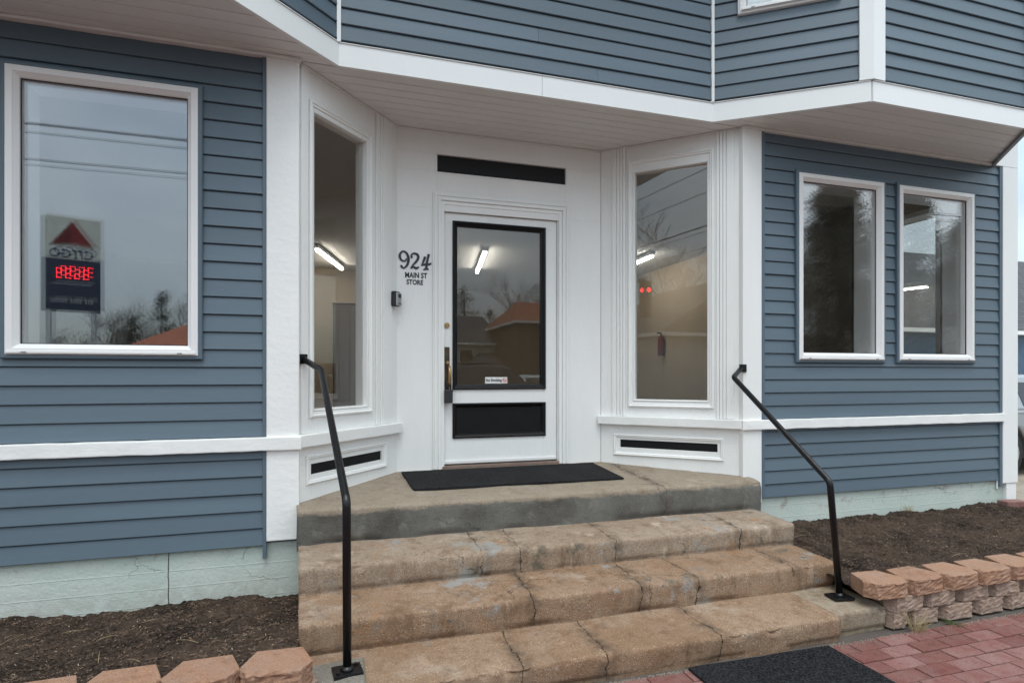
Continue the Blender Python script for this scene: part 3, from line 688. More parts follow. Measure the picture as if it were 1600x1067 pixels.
# ================================================================ STEPS
ST = thing('concrete_steps', 'worn cracked tan concrete steps with a deep grey faced landing at the door', 'steps', (1.4, -.7, -1.43))
def step(name, mat, xl, xr, yf, yb, zt, zb, rise=0.0, rad=.03, nx=150, amp=.004, xl2=None):
    prof = []
    nt_ = max(4, int((yb-yf)/.05))
    for i in range(nt_): t = i/nt_; prof.append((yb+(yf+rad-yb)*t, zt+rise*(1-t)))
    for i in range(6): a = math.pi/2*(i/5); prof.append((yf+rad-rad*math.sin(a), zt-rad+rad*math.cos(a)))
    zn = zb+.037
    for i in range(1, 6): prof.append((yf+.004*i/5, zt-rad+(zn+.014-zt+rad)*i/5))
    prof += [(yf+.0045, zn+.006), (yf+.005, zn), (yf+.005, zb)]
    n = len(prof); vs = []; fs = []
    for i in range(nx+1):
        for (y, z) in prof:
            x0 = xl-.058*(y-yf); x = x0+(xr-x0)*i/nx       # the left flank runs slightly out of square
            p = Vector((x, y, z))
            d = amp*1.6*noise.noise(p*2.3)+amp*noise.noise(p*9)+amp*.5*noise.noise(p*27)
            if abs(z-zt) < rad*1.2 and abs(y-yf) < rad*1.6: d += min(0, 4.5*amp*(noise.noise(Vector((x*6, y*2, zt*7)))+.1))+min(0, 6*amp*(noise.noise(Vector((x*17, y*9, zt*5)))+.15))
            if z < zn+.008: d -= .030*max(0, noise.noise(Vector((x*3.1, zt*11, 2)))+.25)+.006*noise.noise(Vector((x*23, zt, 5)))
            elif z < zn+.016: d -= .012*max(0, noise.noise(Vector((x*3.1, zt*11, 2)))+.05)
            k = 0
            vs.append((x+ (.004*noise.noise(p*6) if i in (0, nx) else 0), y-d*.8*(1 if z < zt-.4*rad else 0), z+d*(1 if z > zt-rad*1.01 else 0)))
    for i in range(nx):
        for j in range(n-1): fs.append((i*n+j, i*n+j+1, (i+1)*n+j+1, (i+1)*n+j))
    k = len(vs); vs += [(xl-.058*(yb-yf), yb, zb), (xr, yb, zb)]
    fs.append(tuple(range(n))[::-1]+(k,)); fs.append(tuple(range(nx*n, nx*n+n))+(k+1,))
    fs = [f if len(f) == 4 else f for f in fs]
    return MB().add(vs, fs).build(name, mat, ST, smooth=True)
step('landing', 'landing', -.216, 3.005, -.17, .88, -.785, -1.02, .052, .022, amp=.003)
step('step', 'step_a', -.184, 2.95, -.548, -.12, -1.0, -1.17, .012, .026)
step('step', 'step_b', -.163, 2.93, -.90, -.50, -1.15, -1.33, .01, .022)
step('step', 'step_c', -.142, 2.60, -1.255, -.86, -1.305, -1.46, .008, .02)
step('corner_pad', 'pad', 2.602, 2.965, -1.215, -.86, -1.302, -1.46, .004, .02, nx=30)
step('corner_pad', 'pad_grey', -.145, .12, -1.235, -.99, -1.292, -1.34, .002, .012, nx=24)
MB().box(-.15, 2.9, -.2, .85, -1.46, -1.03).box(-.13, 2.88, -.55, -.2, -1.46, -1.18).box(-.12, 2.86, -.86, -.55, -1.46, -1.34).build('core', 'pad', ST)
# ---------------------------------------------------------------- handrails
def fillet(pts, r=.04, n=5):
    out = [Vector(pts[0])]
    for a, b, c in zip(pts, pts[1:], pts[2:]):
        a, b, c = map(Vector, (a, b, c)); d0 = (a-b).normalized(); d1 = (c-b).normalized()
        p, q = b+d0*r, b+d1*r
        for i in range(n+1): t = i/n; out.append(p*(1-t)**2+b*2*t*(1-t)+q*t*t)
    out.append(Vector(pts[-1])); return out
def rail(label, pts, plate, flange, rz):
    t = thing('handrail', label, 'handrail', plate)
    MB().tube(fillet(pts, .028), .0185, 16).build('rail', 'iron', t, smooth=True)
    mx = Matrix.Translation(plate) @ Matrix.Rotation(rz, 4, 'Z')
    lumpy(MB(mx).box(-.062, .062, -.05, .05, .0, .012), 'base_plate', 'iron', t, .002, bevel=.004)
    MB(mx).tube([(0, 0, .012), (0, 0, .02), (0, 0, .03)], [.030, .027, .019], 14).build('weld_collar', 'iron', t, smooth=True)
    for sx in (-1, 1):
        MB(mx).disc((sx*.042, .026*sx, .011), .009, .009, 'z', 6).build('bolt', 'iron', t)
    fm = Matrix.Translation(flange[0]) @ Matrix.Rotation(flange[1], 4, 'Z')
    MB(fm).box(-.03, .03, -.012, .002, -.03, .03).build('wall_flange', 'iron', t, bevel=.003)
rail('black iron handrail bolted to the white post nearer the big picture window', [tuple(LW @ Vector((.045, .008, .094))), (-.083, -.12, .026), (.0445, -1.085, -.552), (.047, -1.095, -1.292)], (.047, -1.095, -1.293), (tuple(LW @ Vector((.045, .003, .094))), R(48)), R(8))
rail('black iron handrail bolted to the white post beside the pair of windows', [(2.94, -.03, .045), (2.80, -.12, -.02), (2.755, -1.03, -.625), (2.80, -1.055, -1.292)], (2.80, -1.055, -1.295), ((2.95, -.032, .047), 0), R(-8))
# ---------------------------------------------------------------- mats
def floor_mat(name, label, quad, z0, z1, mat, cat='doormat'):
    me = MB().prism(quad, 0, .012).mesh(name); bm = bmesh.new(); bm.from_mesh(me)
    bmesh.ops.subdivide_edges(bm, edges=[e for e in bm.edges if e.calc_length() > .05], cuts=24, use_grid_fill=True)
    for v in bm.verts:
        v.co.z += z0(v.co.x, v.co.y)+.002*noise.noise(v.co*5)+.0012*noise.noise(v.co*60)
        v.co.x += .003*noise.noise(v.co*9); v.co.y += .003*noise.noise(v.co*9+Vector((4, 4, 4)))
    bm.to_mesh(me); bm.free()
    return tag(link(name, me, mat), label, cat)
lz = lambda x, y: -.783+.052*max(0, (y+.15)/1.03)+.003
floor_mat('doormat', 'black ribbed doormat lying on the landing in front of the door', [(.49, .12), (2.02, .10), (2.03, .66), (.47, .67)], lz, 0, 'mat')
floor_mat('walk_mat', 'black carpet mat lying on the brick walk at the foot of the steps', [(1.63, -2.35), (2.46, -2.37), (2.465, -1.30), (1.63, -1.285)], lambda x, y: -1.427, 0, 'mat2')
# ================================================================ BEDS
def bed(name, x0, x1, y0, y1, zf, nx, ny):
    vs = []; fs = []
    for i in range(nx+1):
        for j in range(ny+1):
            x, y = x0+(x1-x0)*i/nx, y0+(y1-y0)*j/ny
            p = Vector((x, y, 0)); z = zf(x, y)+.036*noise.noise(p*2.1)+.022*noise.noise(p*7)+.012*noise.noise(p*19)+.009*noise.noise(p*45)+.004*noise.noise(p*90)
            vs.append((x, y, z))
    for i in range(nx):
        for j in range(ny): fs.append((i*(ny+1)+j, (i+1)*(ny+1)+j, (i+1)*(ny+1)+j+1, i*(ny+1)+j+1))
    o = MB().add(vs, fs).build(name, 'soil', None, smooth=True, recalc=False); structure(o)
    def h(x, y):
        p = Vector((x, y, 0)); return zf(x, y)+.036*noise.noise(p*2.1)+.022*noise.noise(p*7)+.009*noise.noise(p*19)
    return h
lf = lambda x, y: -1.305-.02*(x+1)*0+(.0 if y > -.2 else (.075*min(1, (-.2-y)/.7)))
rf = lambda x, y: -1.165-.035*min(1, -y/1.0)-.02*(1 if x < 3.15 else 0)
hl = bed('planting_bed', -3.6, -.162, -1.15, .0, lf, 420, 150)
hr = bed('planting_bed', 2.86, 6.3, -1.12, .0, rf, 420, 150)
def scatter(name, label, cat, regs, n, mat, size, flat=.35, lift=.4):
    mb = MB()
    for _ in range(n):
        x0, x1, y0, y1, h = random.choice(regs); x, y = random.uniform(x0, x1), random.uniform(y0, y1)
        L = size*random.uniform(.4, 1.6); W = L*random.uniform(.15, .45); T = W*flat
        mx = Matrix.Translation((x, y, h(x, y)+T*lift+.002)) @ Matrix.Rotation(random.uniform(0, 6.3), 4, 'Z') @ Matrix.Rotation(random.gauss(0, .3), 4, 'Y') @ Matrix.Rotation(random.gauss(0, .4), 4, 'X')
        mb.add([(-L/2, -W/2, 0), (L/2, -W*.3, 0), (L*.45, W/2, 0), (-L*.4, W*.4, 0), (0, 0, T)], [(3, 2, 1, 0), (0, 1, 4), (1, 2, 4), (2, 3, 4), (3, 0, 4)], mx)
    o = mb.build(name, mat, recalc=False); tag(o, label, cat, kind='stuff'); return o
regs = [(-2.6, -.16, -1.1, -.02, hl), (2.97, 6.1, -1.1, -.02, hr)]
scatter('mulch', 'dark brown shredded mulch covering the planting beds', 'mulch', regs, 26000, 'chip', .013)
scatter('wood_chip_litter', 'pale wood chips scattered over the dark mulch', 'wood chips', regs, 1500, 'chip_light', .009)
tw = MB()
for _ in range(40):
    x0, x1, y0, y1, h = random.choice(regs); x, y = random.uniform(x0, x1), random.uniform(y0, y1); a = random.uniform(0, 6.3); L = random.uniform(.04, .14)
    p = Vector((x, y, h(x, y)+.004)); q = p+Vector((math.cos(a)*L, math.sin(a)*L, random.uniform(0, .03)))
    tw.tube([p, (p+q)/2+Vector((0, 0, .006)), q], [.0009, .0008, .0004], 4)
tag(tw.build('twig_litter', 'straw', recalc=False), 'thin dry twigs and straw lying on the mulch', 'twigs', kind='stuff')
# ---------------------------------------------------------------- block walls
def block_mesh(w, d, h, seed):
    random.seed(seed)
    me = MB().prism([(-w/2, -d*.18), (-w*.36, -d/2), (w*.36, -d/2), (w/2, -d*.18), (w*.33, d/2), (-w*.33, d/2)], 0, h).mesh('block')
    bm = bmesh.new(); bm.from_mesh(me)
    bmesh.ops.subdivide_edges(bm, edges=[e for e in bm.edges if e.calc_length() > .05], cuts=7, use_grid_fill=True)
    for v in bm.verts:
        s = Vector((seed*3.1, 0, 0))
        if v.co.y < -d*.17:
            v.co.y += .009*abs(noise.noise(v.co*26+s))+.006*noise.noise(v.co*70+s)+.004*noise.noise(v.co*150+s); v.co.x += .005*noise.noise(v.co*60+s)
            if v.co.z > h*.9: v.co.z += .004*noise.noise(v.co*50+s)-.002
    bm.to_mesh(me); bm.free(); return me
CM = [block_mesh(.278, .20, .088, k) for k in range(4)]; KM = [block_mesh(.258, .18, .088, 10+k) for k in range(4)]
for me in CM: me.materials.append(M['cap'])
for me in KM: me.materials.append(M['block'])
random.seed(11)
def block_wall(label, xs, y, ztop):
    t = thing('retaining_wall', label, 'retaining wall', (sum(xs)/2, y, -1.43))
    for c in range(3):
        off = [0, .14, .27][c]; x = xs[0]+off-(.0 if c != 1 else .0)+.13; k = 0
        while x < xs[1]:
            o = link('block', random.choice(CM if c == 0 else KM), None, t)
            o.location = (x+random.uniform(-.006, .006), y+random.uniform(-.008, .008)+(-.012 if c == 0 else 0), ztop-.088-c*.0895+random.uniform(-.002, .002))
            o.rotation_euler = (random.uniform(-.02, .02), random.uniform(-.015, .015), random.uniform(-.05, .05))
            b = o.modifiers.new('bevel', 'BEVEL'); b.width = .003; b.segments = 1; b.limit_method = 'ANGLE'; b.angle_limit = R(50)
            x += .272 if c == 0 else .262
    o = link('block', KM[0], None, t); o.location = (xs[0]+.205, y, ztop-.267); o.scale = (.5, 1, 1)
    return t
block_wall('low tan block retaining wall with orange caps running beside the foot of the steps to the driveway', (2.83, 6.2), -1.155, -1.158)
block_wall('low block retaining wall with smooth orange caps below the big picture window', (-3.355, -.2), -1.17, -1.158)
tb = thing('timber_edging', 'short weathered timber edging lying at the house corner by the driveway', 'timber', (6.1, -.15, -1.2))
MB(Matrix.Translation((5.80, -.10, -1.21)) @ Matrix.Rotation(R(-28), 4, 'Z')).box(0, .5, -.045, .045, 0, .075).build('beam', 'timber', tb, bevel=.006)
MB(Matrix.Translation((5.66, -.08, -1.2)) @ Matrix.Rotation(R(-10), 4, 'Z')).box(0, .2, -.05, .05, 0, .08).build('brick', 'paver', tb, bevel=.006)
def tuft(label, p, n, mat, hgt, spread):
    mb = MB(); random.seed(int(p[0]*1000))
    for _ in range(n):
        a = random.uniform(0, 6.3); r = random.uniform(0, spread*.4); b = Vector(p)+Vector((math.cos(a)*r, math.sin(a)*r, 0))
        d = Vector((math.cos(a)*spread*random.uniform(.2, 1), math.sin(a)*spread*random.uniform(.2, 1), hgt*random.uniform(.4, 1)))
        mb.tube([b, b+d*.55+Vector((0, 0, hgt*.12)), b+d], [.0016, .0012, .0004], 4)
    return tag(mb.build('grass_tuft', mat, recalc=False), label, 'grass')
tuft('dry straw grass tuft at the foot of the block wall by the corner pad', (3.10, -1.285, -1.43), 45, 'straw', .12, .08)
tuft('small green weed growing at the foot of the block wall', (3.38, -1.285, -1.43), 45, 'moss', .018, .06)
tuft('thin dry grass growing against the mint foundation', (4.6, -.03, -1.18), 26, 'straw', .10, .07)
gv = MB(); random.seed(5)
for _ in range(1500):
    if random.random() < .45: x, y = random.uniform(2.3, 5.8), -1.285-abs(random.gauss(0, .022))
    else: x, y = random.uniform(-.1, 2.6), -1.275-abs(random.gauss(0, .012))
    r = random.uniform(.002, .0055)
    gv.add([(x+r, y, -1.43), (x-r*.6, y+r, -1.43), (x-r*.7, y-r*.8, -1.43), (x, y, -1.43+r*1.3)], [(0, 1, 3), (1, 2, 3), (2, 0, 3)])
tag(gv.build('gravel_litter', 'gravel', recalc=False), 'fine grit gathered along the foot of steps and block wall', 'grit', kind='stuff')
# ================================================================ NEIGHBOUR HOUSE, CARS
def house(name, label, x0, x1, y0, y1, zeave, zridge, wall, roof, hip=1.5, wins=(), door=None, front=-1, rot=0):
    cx, cy = (x0+x1)/2, (y0+y1)/2
    t = thing(name, label, 'house', (cx, cy, -1.43))
    MB().box(x0, x1, y0, y1, -1.46, zeave).build('wall', wall, t)
    e = .35; a, b, c, d = x0-e, x1+e, y0-e, y1+e
    MB().add([(a, c, zeave), (b, c, zeave), (b, d, zeave), (a, d, zeave), (a+hip+e, cy, zridge), (b-hip-e, cy, zridge)],
             [(0, 1, 5, 4), (1, 2, 5), (2, 3, 4, 5), (3, 0, 4), (3, 2, 1, 0)]).build('roof', roof, t)
    MB().box(a, b, c, d, zeave-.14, zeave-.004).build('eave', 'fascia', t)
    yf = y0 if front < 0 else y1; s = -1 if front < 0 else 1
    for (wx, wz, ww, wh) in wins:
        f = MB().box(wx-ww/2-.08, wx+ww/2+.08, min(yf, yf+s*.06), max(yf, yf+s*.06), wz-.08, wz+wh+.08).build('window', 'fascia', t)
        MB().box(wx-ww/2, wx+ww/2, min(yf+s*.061, yf+s*.08), max(yf+s*.061, yf+s*.08), wz, wz+wh).build('pane', 'dglass', f)
    if door: MB().box(door-.5, door+.5, min(yf, yf+s*.06), max(yf, yf+s*.06), -1.43, .65).build('door', 'wood', t)
    return t
house('neighbor_house', 'blue lap sided house with grey shingle hip roof past the driveway', 17.6, 34, 11.4, 19, 1.60, 5.3, 'lapblue', 'shingle', 2.6, [(25.5, -.4, 1.1, 1.3), (30, -.4, 1.1, 1.3)], 27)
def prof_body(mb, prof, w, inset):
    # side profile (x,z,halfwidth factor) lofted across the width with rounded shoulders
    n = len(prof); vs = []; rows = [(-1, .90), (-.96, .98), (0, 1), (.96, .98), (1, .90)]
    for (s, k) in rows:
        for (x, z, hw) in prof: vs.append((x*(1 if abs(s) < .9 else .995), s*w/2*hw, z if abs(s) < .97 else z*.0+z))
    fs = []
    for r in range(len(rows)-1):
        for i in range(n): j = (i+1) % n; fs.append((r*n+i, r*n+j, (r+1)*n+j, (r+1)*n+i))
    fs += [tuple(range(n)), tuple(range((len(rows)-1)*n, len(rows)*n))[::-1]]
    return mb.add(vs, fs)
def car(label, loc, rz, mat, suv):
    t = thing('parked_car', label, 'car', (0, 0, 0))
    L, W = (4.7, 1.86); hb = 1.02 if suv else .93; ht = 1.74 if suv else 1.43
    body = [(-2.30, .38, .96), (-2.33, .70, .97), (-2.22, hb-.08, .98), (-1.9, hb, .98), (1.15, hb-.02, .98), (2.0, hb-.14, .95), (2.28, hb-.30, .92), (2.34, .5, .93), (2.26, .28, .94), (1.83, .27, 1), (1.78, .52, 1), (1.62, .68, 1), (1.40, .73, 1), (1.18, .68, 1), (1.02, .52, 1), (.97, .24, 1), (-.97, .24, 1), (-1.02, .52, 1), (-1.18, .68, 1), (-1.40, .73, 1), (-1.62, .68, 1), (-1.78, .52, 1), (-1.83, .30, 1)]
    prof_body(MB(), body, W, 0).build('body', mat, t, bevel=.03)
    xr = -2.0 if suv else -1.55
    cab = [(xr-.18, hb-.01), (1.12, hb-.03), (.42, ht-.06), (.05, ht), (xr+.55, ht-.02), (xr+.22, ht-.10)]
    vs = []; n = len(cab)
    for s in (-1, 1):
        for (x, z) in cab: vs.append((x, s*(W/2-.06-.24*(z-hb)/(ht-hb)), z))
    MB().add(vs, [tuple(range(n)), tuple(range(n, 2*n))[::-1]]+[(i, n+i, n+(i+1) % n, (i+1) % n) for i in range(n)]).build('cabin', mat, t, bevel=.04)
    for s in (-1, 1):
        def P(x, z, o=.006): return (x, s*(W/2-.06-.24*(z-hb)/(ht-hb)+o), z)
        for (a, b, c, d) in ((.06, .92, .40, .10), (-.95, -.02, -.02, -.90)) + (((-1.85, -1.05, -1.0, -1.72),) if suv else ()):
            q = [P(a, hb+.05), P(b if b != .92 else .88, hb+.05), P(c, ht-.13), P(d, ht-.11)]
            q2 = [(x, y-s*.02, z) for (x, y, z) in q]
            MB().add(q+q2, [(0, 1, 2, 3), (7, 6, 5, 4), (0, 4, 5, 1), (1, 5, 6, 2), (2, 6, 7, 3), (3, 7, 4, 0)]).build('side_window', 'dglass', t)
        MB().box(.72, .92, min(s*.88, s*1.06), max(s*.88, s*1.06), hb+.02, hb+.15).build('mirror', mat, t, bevel=.03)
        for hx in (-.85, .12): MB().box(hx-.11, hx+.11, min(s*.92, s*.95), max(s*.92, s*.95), hb-.16, hb-.12).build('door_handle', 'plastic', t, bevel=.01)
        for x in (-1.40, 1.40):
            ty = MB().tube([(x, s*.70, .33), (x, s*.72, .33), (x, s*.90, .33), (x, s*.92, .33)], [.30, .335, .335, .30], 28).build('wheel', 'tyre', t, smooth=False)
            MB().tube([(x, s*.915, .33), (x, s*.935, .33)], [.225, .20], 20).build('rim', 'grey', ty)
        MB().box(2.18, 2.30, min(s*.52, s*.82), max(s*.52, s*.82), hb-.36, hb-.22).build('headlight', 'headlight', t, bevel=.03)
        MB().box(-2.33, -2.22, min(s*.58, s*.88), max(s*.58, s*.88), hb-.32, hb-.14).build('taillight', 'taillight', t, bevel=.02)
        if suv: MB().tube([(xr+.5, s*.58, ht+.01), (xr+.6, s*.58, ht+.06), (-.1, s*.58, ht+.06), (.0, s*.58, ht+.0)], .02, 8).build('roof_rail', 'plastic', t, smooth=True)
    q = [(1.06, -.80, hb+.03), (1.06, .80, hb+.03), (.50, .64, ht-.10), (.50, -.64, ht-.10)]
    MB().add([(x+.03, y, z+.02) for x, y, z in q]+[(x-.0, y, z-.02) for x, y, z in q], [(0, 1, 2, 3), (7, 6, 5, 4), (0, 4, 5, 1), (1, 5, 6, 2), (2, 6, 7, 3), (3, 7, 4, 0)]).build('windshield', 'dglass', t)
    MB().box(2.27, 2.37, -.75, .75, .30, .44).build('bumper_grille', 'plastic', t, bevel=.02)
    t.location = loc; t.rotation_euler = (0, 0, rz); return t
car('silver car parked on the gravel driveway beside the store corner', (10.3, 2.9, -1.43), R(2), 'silver', False)
car('white sport utility car with black roof rails parked behind the silver car', (11.2, 6.0, -1.43), R(4), 'carwhite', True)
# ================================================================ ACROSS THE STREET (seen mirrored in the glass)
DWP = ((0, .79), (1, .79)); FP = ((0, 0), (1, 0)); RWP = (A2, A3)
def refl(px, t, plane): return mirror(at(px, HY, t), *plane)
car('dark sport utility car parked on the lot across the street', (*refl(770, 19, DWP).xy, -1.447), R(8), 'cardark', True)
car('white sedan parked on the lot facing the store entrance', (*refl(815, 24, DWP).xy, -1.447), R(185), 'carwhite', False)
# gas station sign
gp = refl(112, 27, FP)
gs = thing('gas_station_sign', 'tall gas price sign with red triangle and red lit digits on two steel poles', 'sign', (gp.x, gp.y, -1.46))
gx = Matrix.Translation((gp.x, gp.y, 0)) @ Matrix.Rotation(R(180-22), 4, 'Z') @ Matrix.Diagonal((.84, -1, 1, 1))   # local (right, out towards the street, up)
zt, zm, zb_ = 7.35, 5.35, 2.95
MB(gx).box(-1.3, 1.3, -.35, 0, zm+.01, zt).build('cabinet', 'sign_grey', gs, bevel=.03)
MB(gx).box(-1.3, 1.3, -.35, 0, zb_, zm).build('price_cabinet', 'sign_navy', gs, bevel=.03)
MB(gx).box(-1.33, 1.33, -.36, -.3, zb_-.02, zt+.02).build('back_frame', 'sign_steel', gs)
for x in (-1.0, 1.0): MB(gx).box(x-.13, x+.13, -.30, -.05, -1.46, zb_-.001).build('pole', 'sign_steel', gs)
MB(gx).prism_y([(-1.0, zm+.62), (0, zm+.72), (0, zt-.18)], .002, .02).build('emblem_facet', 'sign_red', gs)
MB(gx).prism_y([(0, zm+.72), (1.0, zm+.62), (0, zt-.18)], .002, .021).build('emblem_facet', 'sign_red2', gs)
MB(gx).prism_y([(-1.0, zm+.62), (1.0, zm+.62), (0, zm+.72)], .002, .022).build('emblem_facet', 'sign_orange', gs)
text('CITGO', -.98, .98, zm+.10, zm+.50, .012, gx, 'sign_blue', gs, depth=.02)
SEG = {'3': 'abgcd', '9': 'abfgcd', '5': 'afgcd', '8': 'abcdefg'}
for k, ch in enumerate('3599'):
    x = -.78+k*.40; mb = MB(gx); h = .23; wd = .25; th = .035; z0 = zm-.86
    for s_ in SEG[ch]:
        r_ = {'a': (0, wd, 2*h-th, 2*h), 'g': (0, wd, h-th/2, h+th/2), 'd': (0, wd, 0, th), 'f': (0, th, h, 2*h), 'b': (wd-th, wd, h, 2*h), 'e': (0, th, 0, h), 'c': (wd-th, wd, 0, h)}[s_]
        mb.box(x+r_[0], x+r_[1], .003, .03, z0+r_[2], z0+r_[3])
    mb.build('price_digit', 'led', gs)
mb = MB(gx)
for k in range(17): mb.box(-.9+k*.105, -.9+k*.105+.075, .002, .012, zm-1.16, zm-1.07)
mb.build('small_print', 'sign_steel', gs)
mb = MB(gx)
for k in range(15):
    if k not in (3, 8): mb.box(-.95+k*.128, -.95+k*.128+.085, .002, .012, zm-2.02, zm-1.80)
mb.build('small_print', 'sign_steel', gs)
# trees
def bare_tree(name, label, loc, hgt, seed, group):
    random.seed(seed); t = thing(name, label, 'tree', loc, group)
    tr = MB(); cr_ = MB()
    def grow_(p, d, L, r, lev):
        q = p; pts = [p]; rs = [r]; n = 4
        for i in range(n):
            d = (d+Vector((random.gauss(0, .10), random.gauss(0, .10), random.gauss(.02, .06)))).normalized(); q = q+d*L/n
            pts.append(q); rs.append(r*(1-.55*(i+1)/n))
        (tr if lev < 2 else cr_).tube(pts, rs, 6 if lev < 2 else 3)
        if lev >= 4: return
        k = {0: 7, 1: 5, 2: 5, 3: 4}[lev]
        for j in range(k):
            i = random.randint(1 if lev else 2, n); a = random.uniform(0, 6.3)
            side = Vector((math.cos(a), math.sin(a), random.uniform(.1, .9))); nd = (d*.7+side*.8).normalized()
            grow_(pts[i], nd, L*random.uniform(.5, .7), max(.012, rs[i]*.62), lev+1)
    grow_(Vector((loc[0], loc[1], loc[2])), Vector((0, 0, 1)), hgt*.5, hgt*.018, 0)
    tr.build('trunk', 'bark', t, smooth=True, recalc=False); cr_.build('crown', 'twig', t, recalc=False); return t
def conifer(name, label, loc, hgt, rad, seed, group, base=.12, n=5200, fine=1.0):
    random.seed(seed); t = thing(name, label, 'tree', loc, group)
    MB().tube([(loc[0], loc[1], loc[2]), (loc[0]+.05, loc[1], loc[2]+hgt*.5), (loc[0], loc[1], loc[2]+hgt*.97)], [hgt*.02, hgt*.014, .02], 8).build('trunk', 'bark', t, smooth=True)
    mb = MB(); lb = MB()
    nl = int(hgt*(24 if fine < 1 else 11))
    for k in range(nl):
        f = base+(1-base)*random.random()**1.15; z = loc[2]+hgt*f; a = random.uniform(0, 6.3)
        L = rad*(1-f)**.75*random.uniform(.6, 1.12)+.12; d = Vector((math.cos(a), math.sin(a), random.uniform(-.25, .15)))
        p0 = Vector((loc[0], loc[1], z)); p1 = p0+d*L; lb.tube([p0, p1], [.03, .008], 3)
        for i in range(int(n/nl)):
            s = random.random()**.6; c = p0+d*L*s+Vector([random.gauss(0, .13*rad**.5) for _ in range(3)])
            v = Vector([random.gauss(0, 1) for _ in range(3)]).normalized(); w_ = v.cross(Vector([random.gauss(0, 1) for _ in range(3)])).normalized()
            l = random.uniform(.04, .11)*max(1, hgt/11)*fine; mb.add([c-v*l, c+w_*l*.35, c+v*l, c-w_*l*.35], [(0, 1, 2, 3)])
    lb.build('limbs', 'bark', t, recalc=False); mb.build('crown', 'needle', t, recalc=False); return t
def gpos(px, t, plane=FP): p = refl(px, t, plane); return (p.x, p.y, -1.47)
GB, GC = 'bare trees across the street', 'evergreens across the street'
for i, (px, t, h) in enumerate(((165, 62, 8.5), (195, 66, 10), (222, 64, 9.5), (283, 58, 10.5), (90, 70, 7))):
    bare_tree('bare_tree', ('bare tree directly beyond the poles of the gas sign', 'tallest bare tree just left of the short bushy spruce', 'bare tree between the two spruces', 'bare tree rising behind the rust roofed store', 'lowest bare tree on the far side of the gas sign')[i], gpos(px, t), h, 20+i, GB)
conifer('conifer_tree', 'slim dark spruce standing before the bare trees behind the gas sign', gpos(252, 55), 9.6, 2.1, 31, GC)
conifer('conifer_tree', 'shorter bushy spruce beside the rust roofed building', gpos(205, 60), 7.6, 1.9, 32, GC, n=3500)
conifer('pine_tree', 'very large dark pine across from the pair of windows', gpos(1312, 24), 10.2, 3.2, 33, GC, .10, 170000, .6)
conifer('pine_tree', 'tall pine with open crown set behind the large dark pine', gpos(1425, 34), 12.6, 3.6, 34, GC, .2, 60000, .7)
conifer('pine_tree', 'dense pine standing farthest along the street past the large dark pine', gpos(1500, 36), 11, 3.6, 36, GC, .12, 60000, .7)
bare_tree('bare_tree', 'bare broad tree behind the traffic signal', (*refl(1040, 33, RWP).xy, -1.47), 10, 41, GB)
bare_tree('bare_tree', 'bare tree beside the brown building with the rust red roof', (*refl(835, 42, DWP).xy, -1.47), 10.5, 42, GB)
for i, (px, t, h) in enumerate(((725, 48, 8.5), (765, 52, 7.2), (800, 52, 7.5))):
    conifer('conifer_tree', ('round topped evergreen behind the cream house', 'low evergreen in the hedge row behind the parked cars', 'dense evergreen beside the brown building with the rust red roof')[i], (*refl(px, t, DWP).xy, -1.47), h, 3.4, 50+i, GC, .03, 4500)
# houses over the road
p = refl(290, 30, FP); house('rust_roof_store', 'low store with a rust orange roof next to the gas sign', p.x-2.4, p.x+8, p.y-8, p.y, 1.35, 4.0, 'housec', 'rustroof', 4.2, [(p.x, -.9, 1.4, 1.1)], front=1)
p = refl(728, 40, DWP); house('cream_house', 'small cream house with steep roof across the street', p.x-2.6, p.x+2.2, p.y-7, p.y, 2.2, 4.4, 'housec', 'shingle', .1, [(p.x, .2, .9, 1.5)], front=1)
p = refl(790, 38, DWP); house('white_house', 'low white house behind the parked cars across the street', p.x-2.2, p.x+4.5, p.y-6, p.y, .35, 1.6, 'housew', 'shingle', 1.2, [(p.x+1, -.8, 1, .8)], front=1)
p = refl(850, 36, DWP); house('brown_building', 'brown building with a rust red roof across from the door', p.x-1.7, p.x+6.5, p.y-7, p.y, 3.3, 4.9, 'wood', 'rustroof', 1, [(p.x+2, .6, 1.2, 1.3)], front=1)
p = refl(1085, 26, RWP); house('white_gabled_house', 'white house facing the entry from far down the street', p.x-3, p.x+3, p.y-4, p.y+4, 1.6, 4.0, 'housew', 'shingle', .2, [(p.x, -.5, 1, 1.3)], front=1)
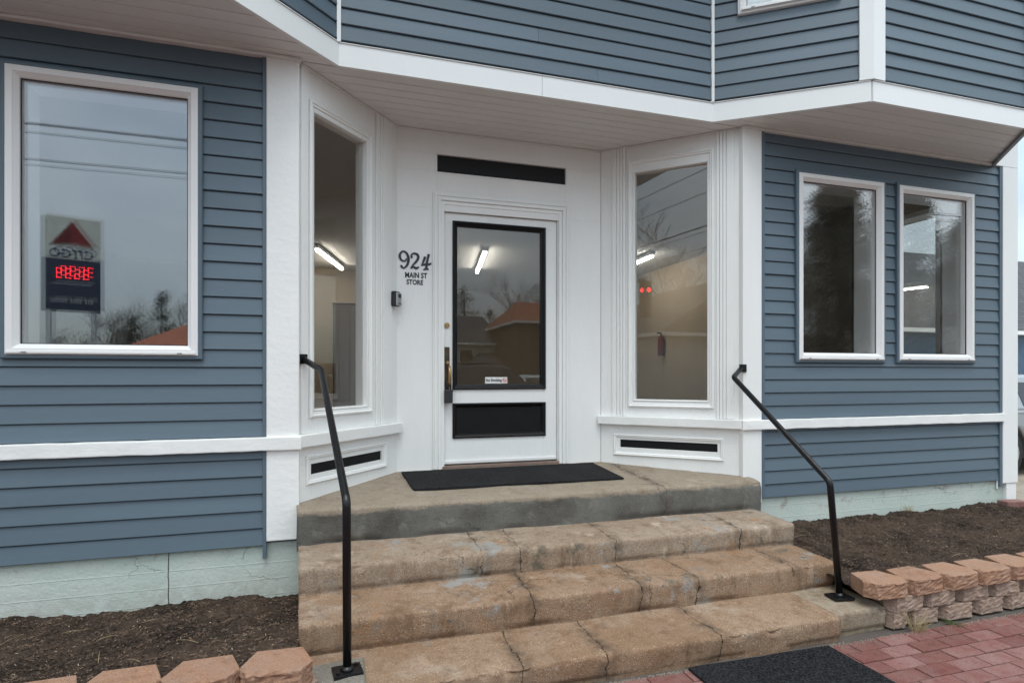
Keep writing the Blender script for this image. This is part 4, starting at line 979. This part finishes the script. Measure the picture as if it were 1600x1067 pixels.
# poles, wires, signal
WY, PX = -12.1, (-21, 19)
poles = []
for k, x in enumerate(PX):
    t = thing('utility_pole', ('wooden utility pole with crossarm on the gas sign side of the road', 'wooden utility pole with crossarm near the large dark pine')[k], 'pole', (x, WY, -1.47), 'utility poles')
    MB().tube([(x, WY, -1.47), (x, WY, 8.2)], [.15, .10], 10).build('post', 'bark', t, smooth=True)
    MB().box(x-.06, x+.06, WY-1.1, WY+1.1, 7.45, 7.57).build('crossarm', 'bark', t)
    for y in (-.95, .0, .95): MB().tube([(x, WY+y, 7.57), (x, WY+y, 7.70)], .04, 8).build('insulator', 'grey', t)
for k, (y, z, r, sag) in enumerate(((-.95, 7.7, .012, .5), (.95, 7.7, .012, .5), (.14, 6.25, .022, .85), (.14, 5.95, .010, .75), (.14, 5.1, .013, .5), (.14, 5.02, .008, .55))):
    n = 24; pts = [(PX[0]-25+(PX[1]-PX[0]+50)*i/n, WY+y, z-sag*4*(i/n)*(1-i/n)+.25) for i in range(n+1)]
    tag(MB().tube(pts, r, 6).build('utility_wire', 'wire', smooth=True), ('topmost wire on the street side of the pole crossarms', 'topmost wire on the lot side of the pole crossarms', 'thick black cable hanging midway on the utility poles', 'thin cable hanging just under the thick cable', 'lower telephone cable on the utility poles', 'lowest thin cable on the utility poles')[k], 'wire', 'wires along the street')
sp = mirror(at(1008, 458, 20), *RWP)
tl = thing('traffic_signal', 'hanging traffic signal showing a red light above the street', 'traffic light', (sp.x, sp.y, -1.47))
MB().tube([(sp.x-3, sp.y, -1.47), (sp.x-3, sp.y, sp.z+.5), (sp.x, sp.y, sp.z+.5)], .08, 8).build('mast', 'sign_steel', tl)
MB().box(sp.x-.18, sp.x+.18, sp.y-.14, sp.y+.14, sp.z-.85, sp.z+.42).build('housing', 'plastic', tl, bevel=.03)
for k, m_ in enumerate(('sigred', 'plastic', 'plastic')):
    MB().tube([(sp.x+.181, sp.y, sp.z+.1-k*.36), (sp.x+.20, sp.y, sp.z+.1-k*.36)], .075, 16).tube([(sp.x, sp.y+.141, sp.z+.1-k*.36), (sp.x, sp.y+.16, sp.z+.1-k*.36)], .075, 16).build('lens', m_, tl)
# everything above was laid out relative to the eye level: lift it so that the brick walk is at z = 0
for o in S.objects:
    if o.parent is None and o.type not in ('CAMERA', 'LIGHT'): o.location.z += ZC
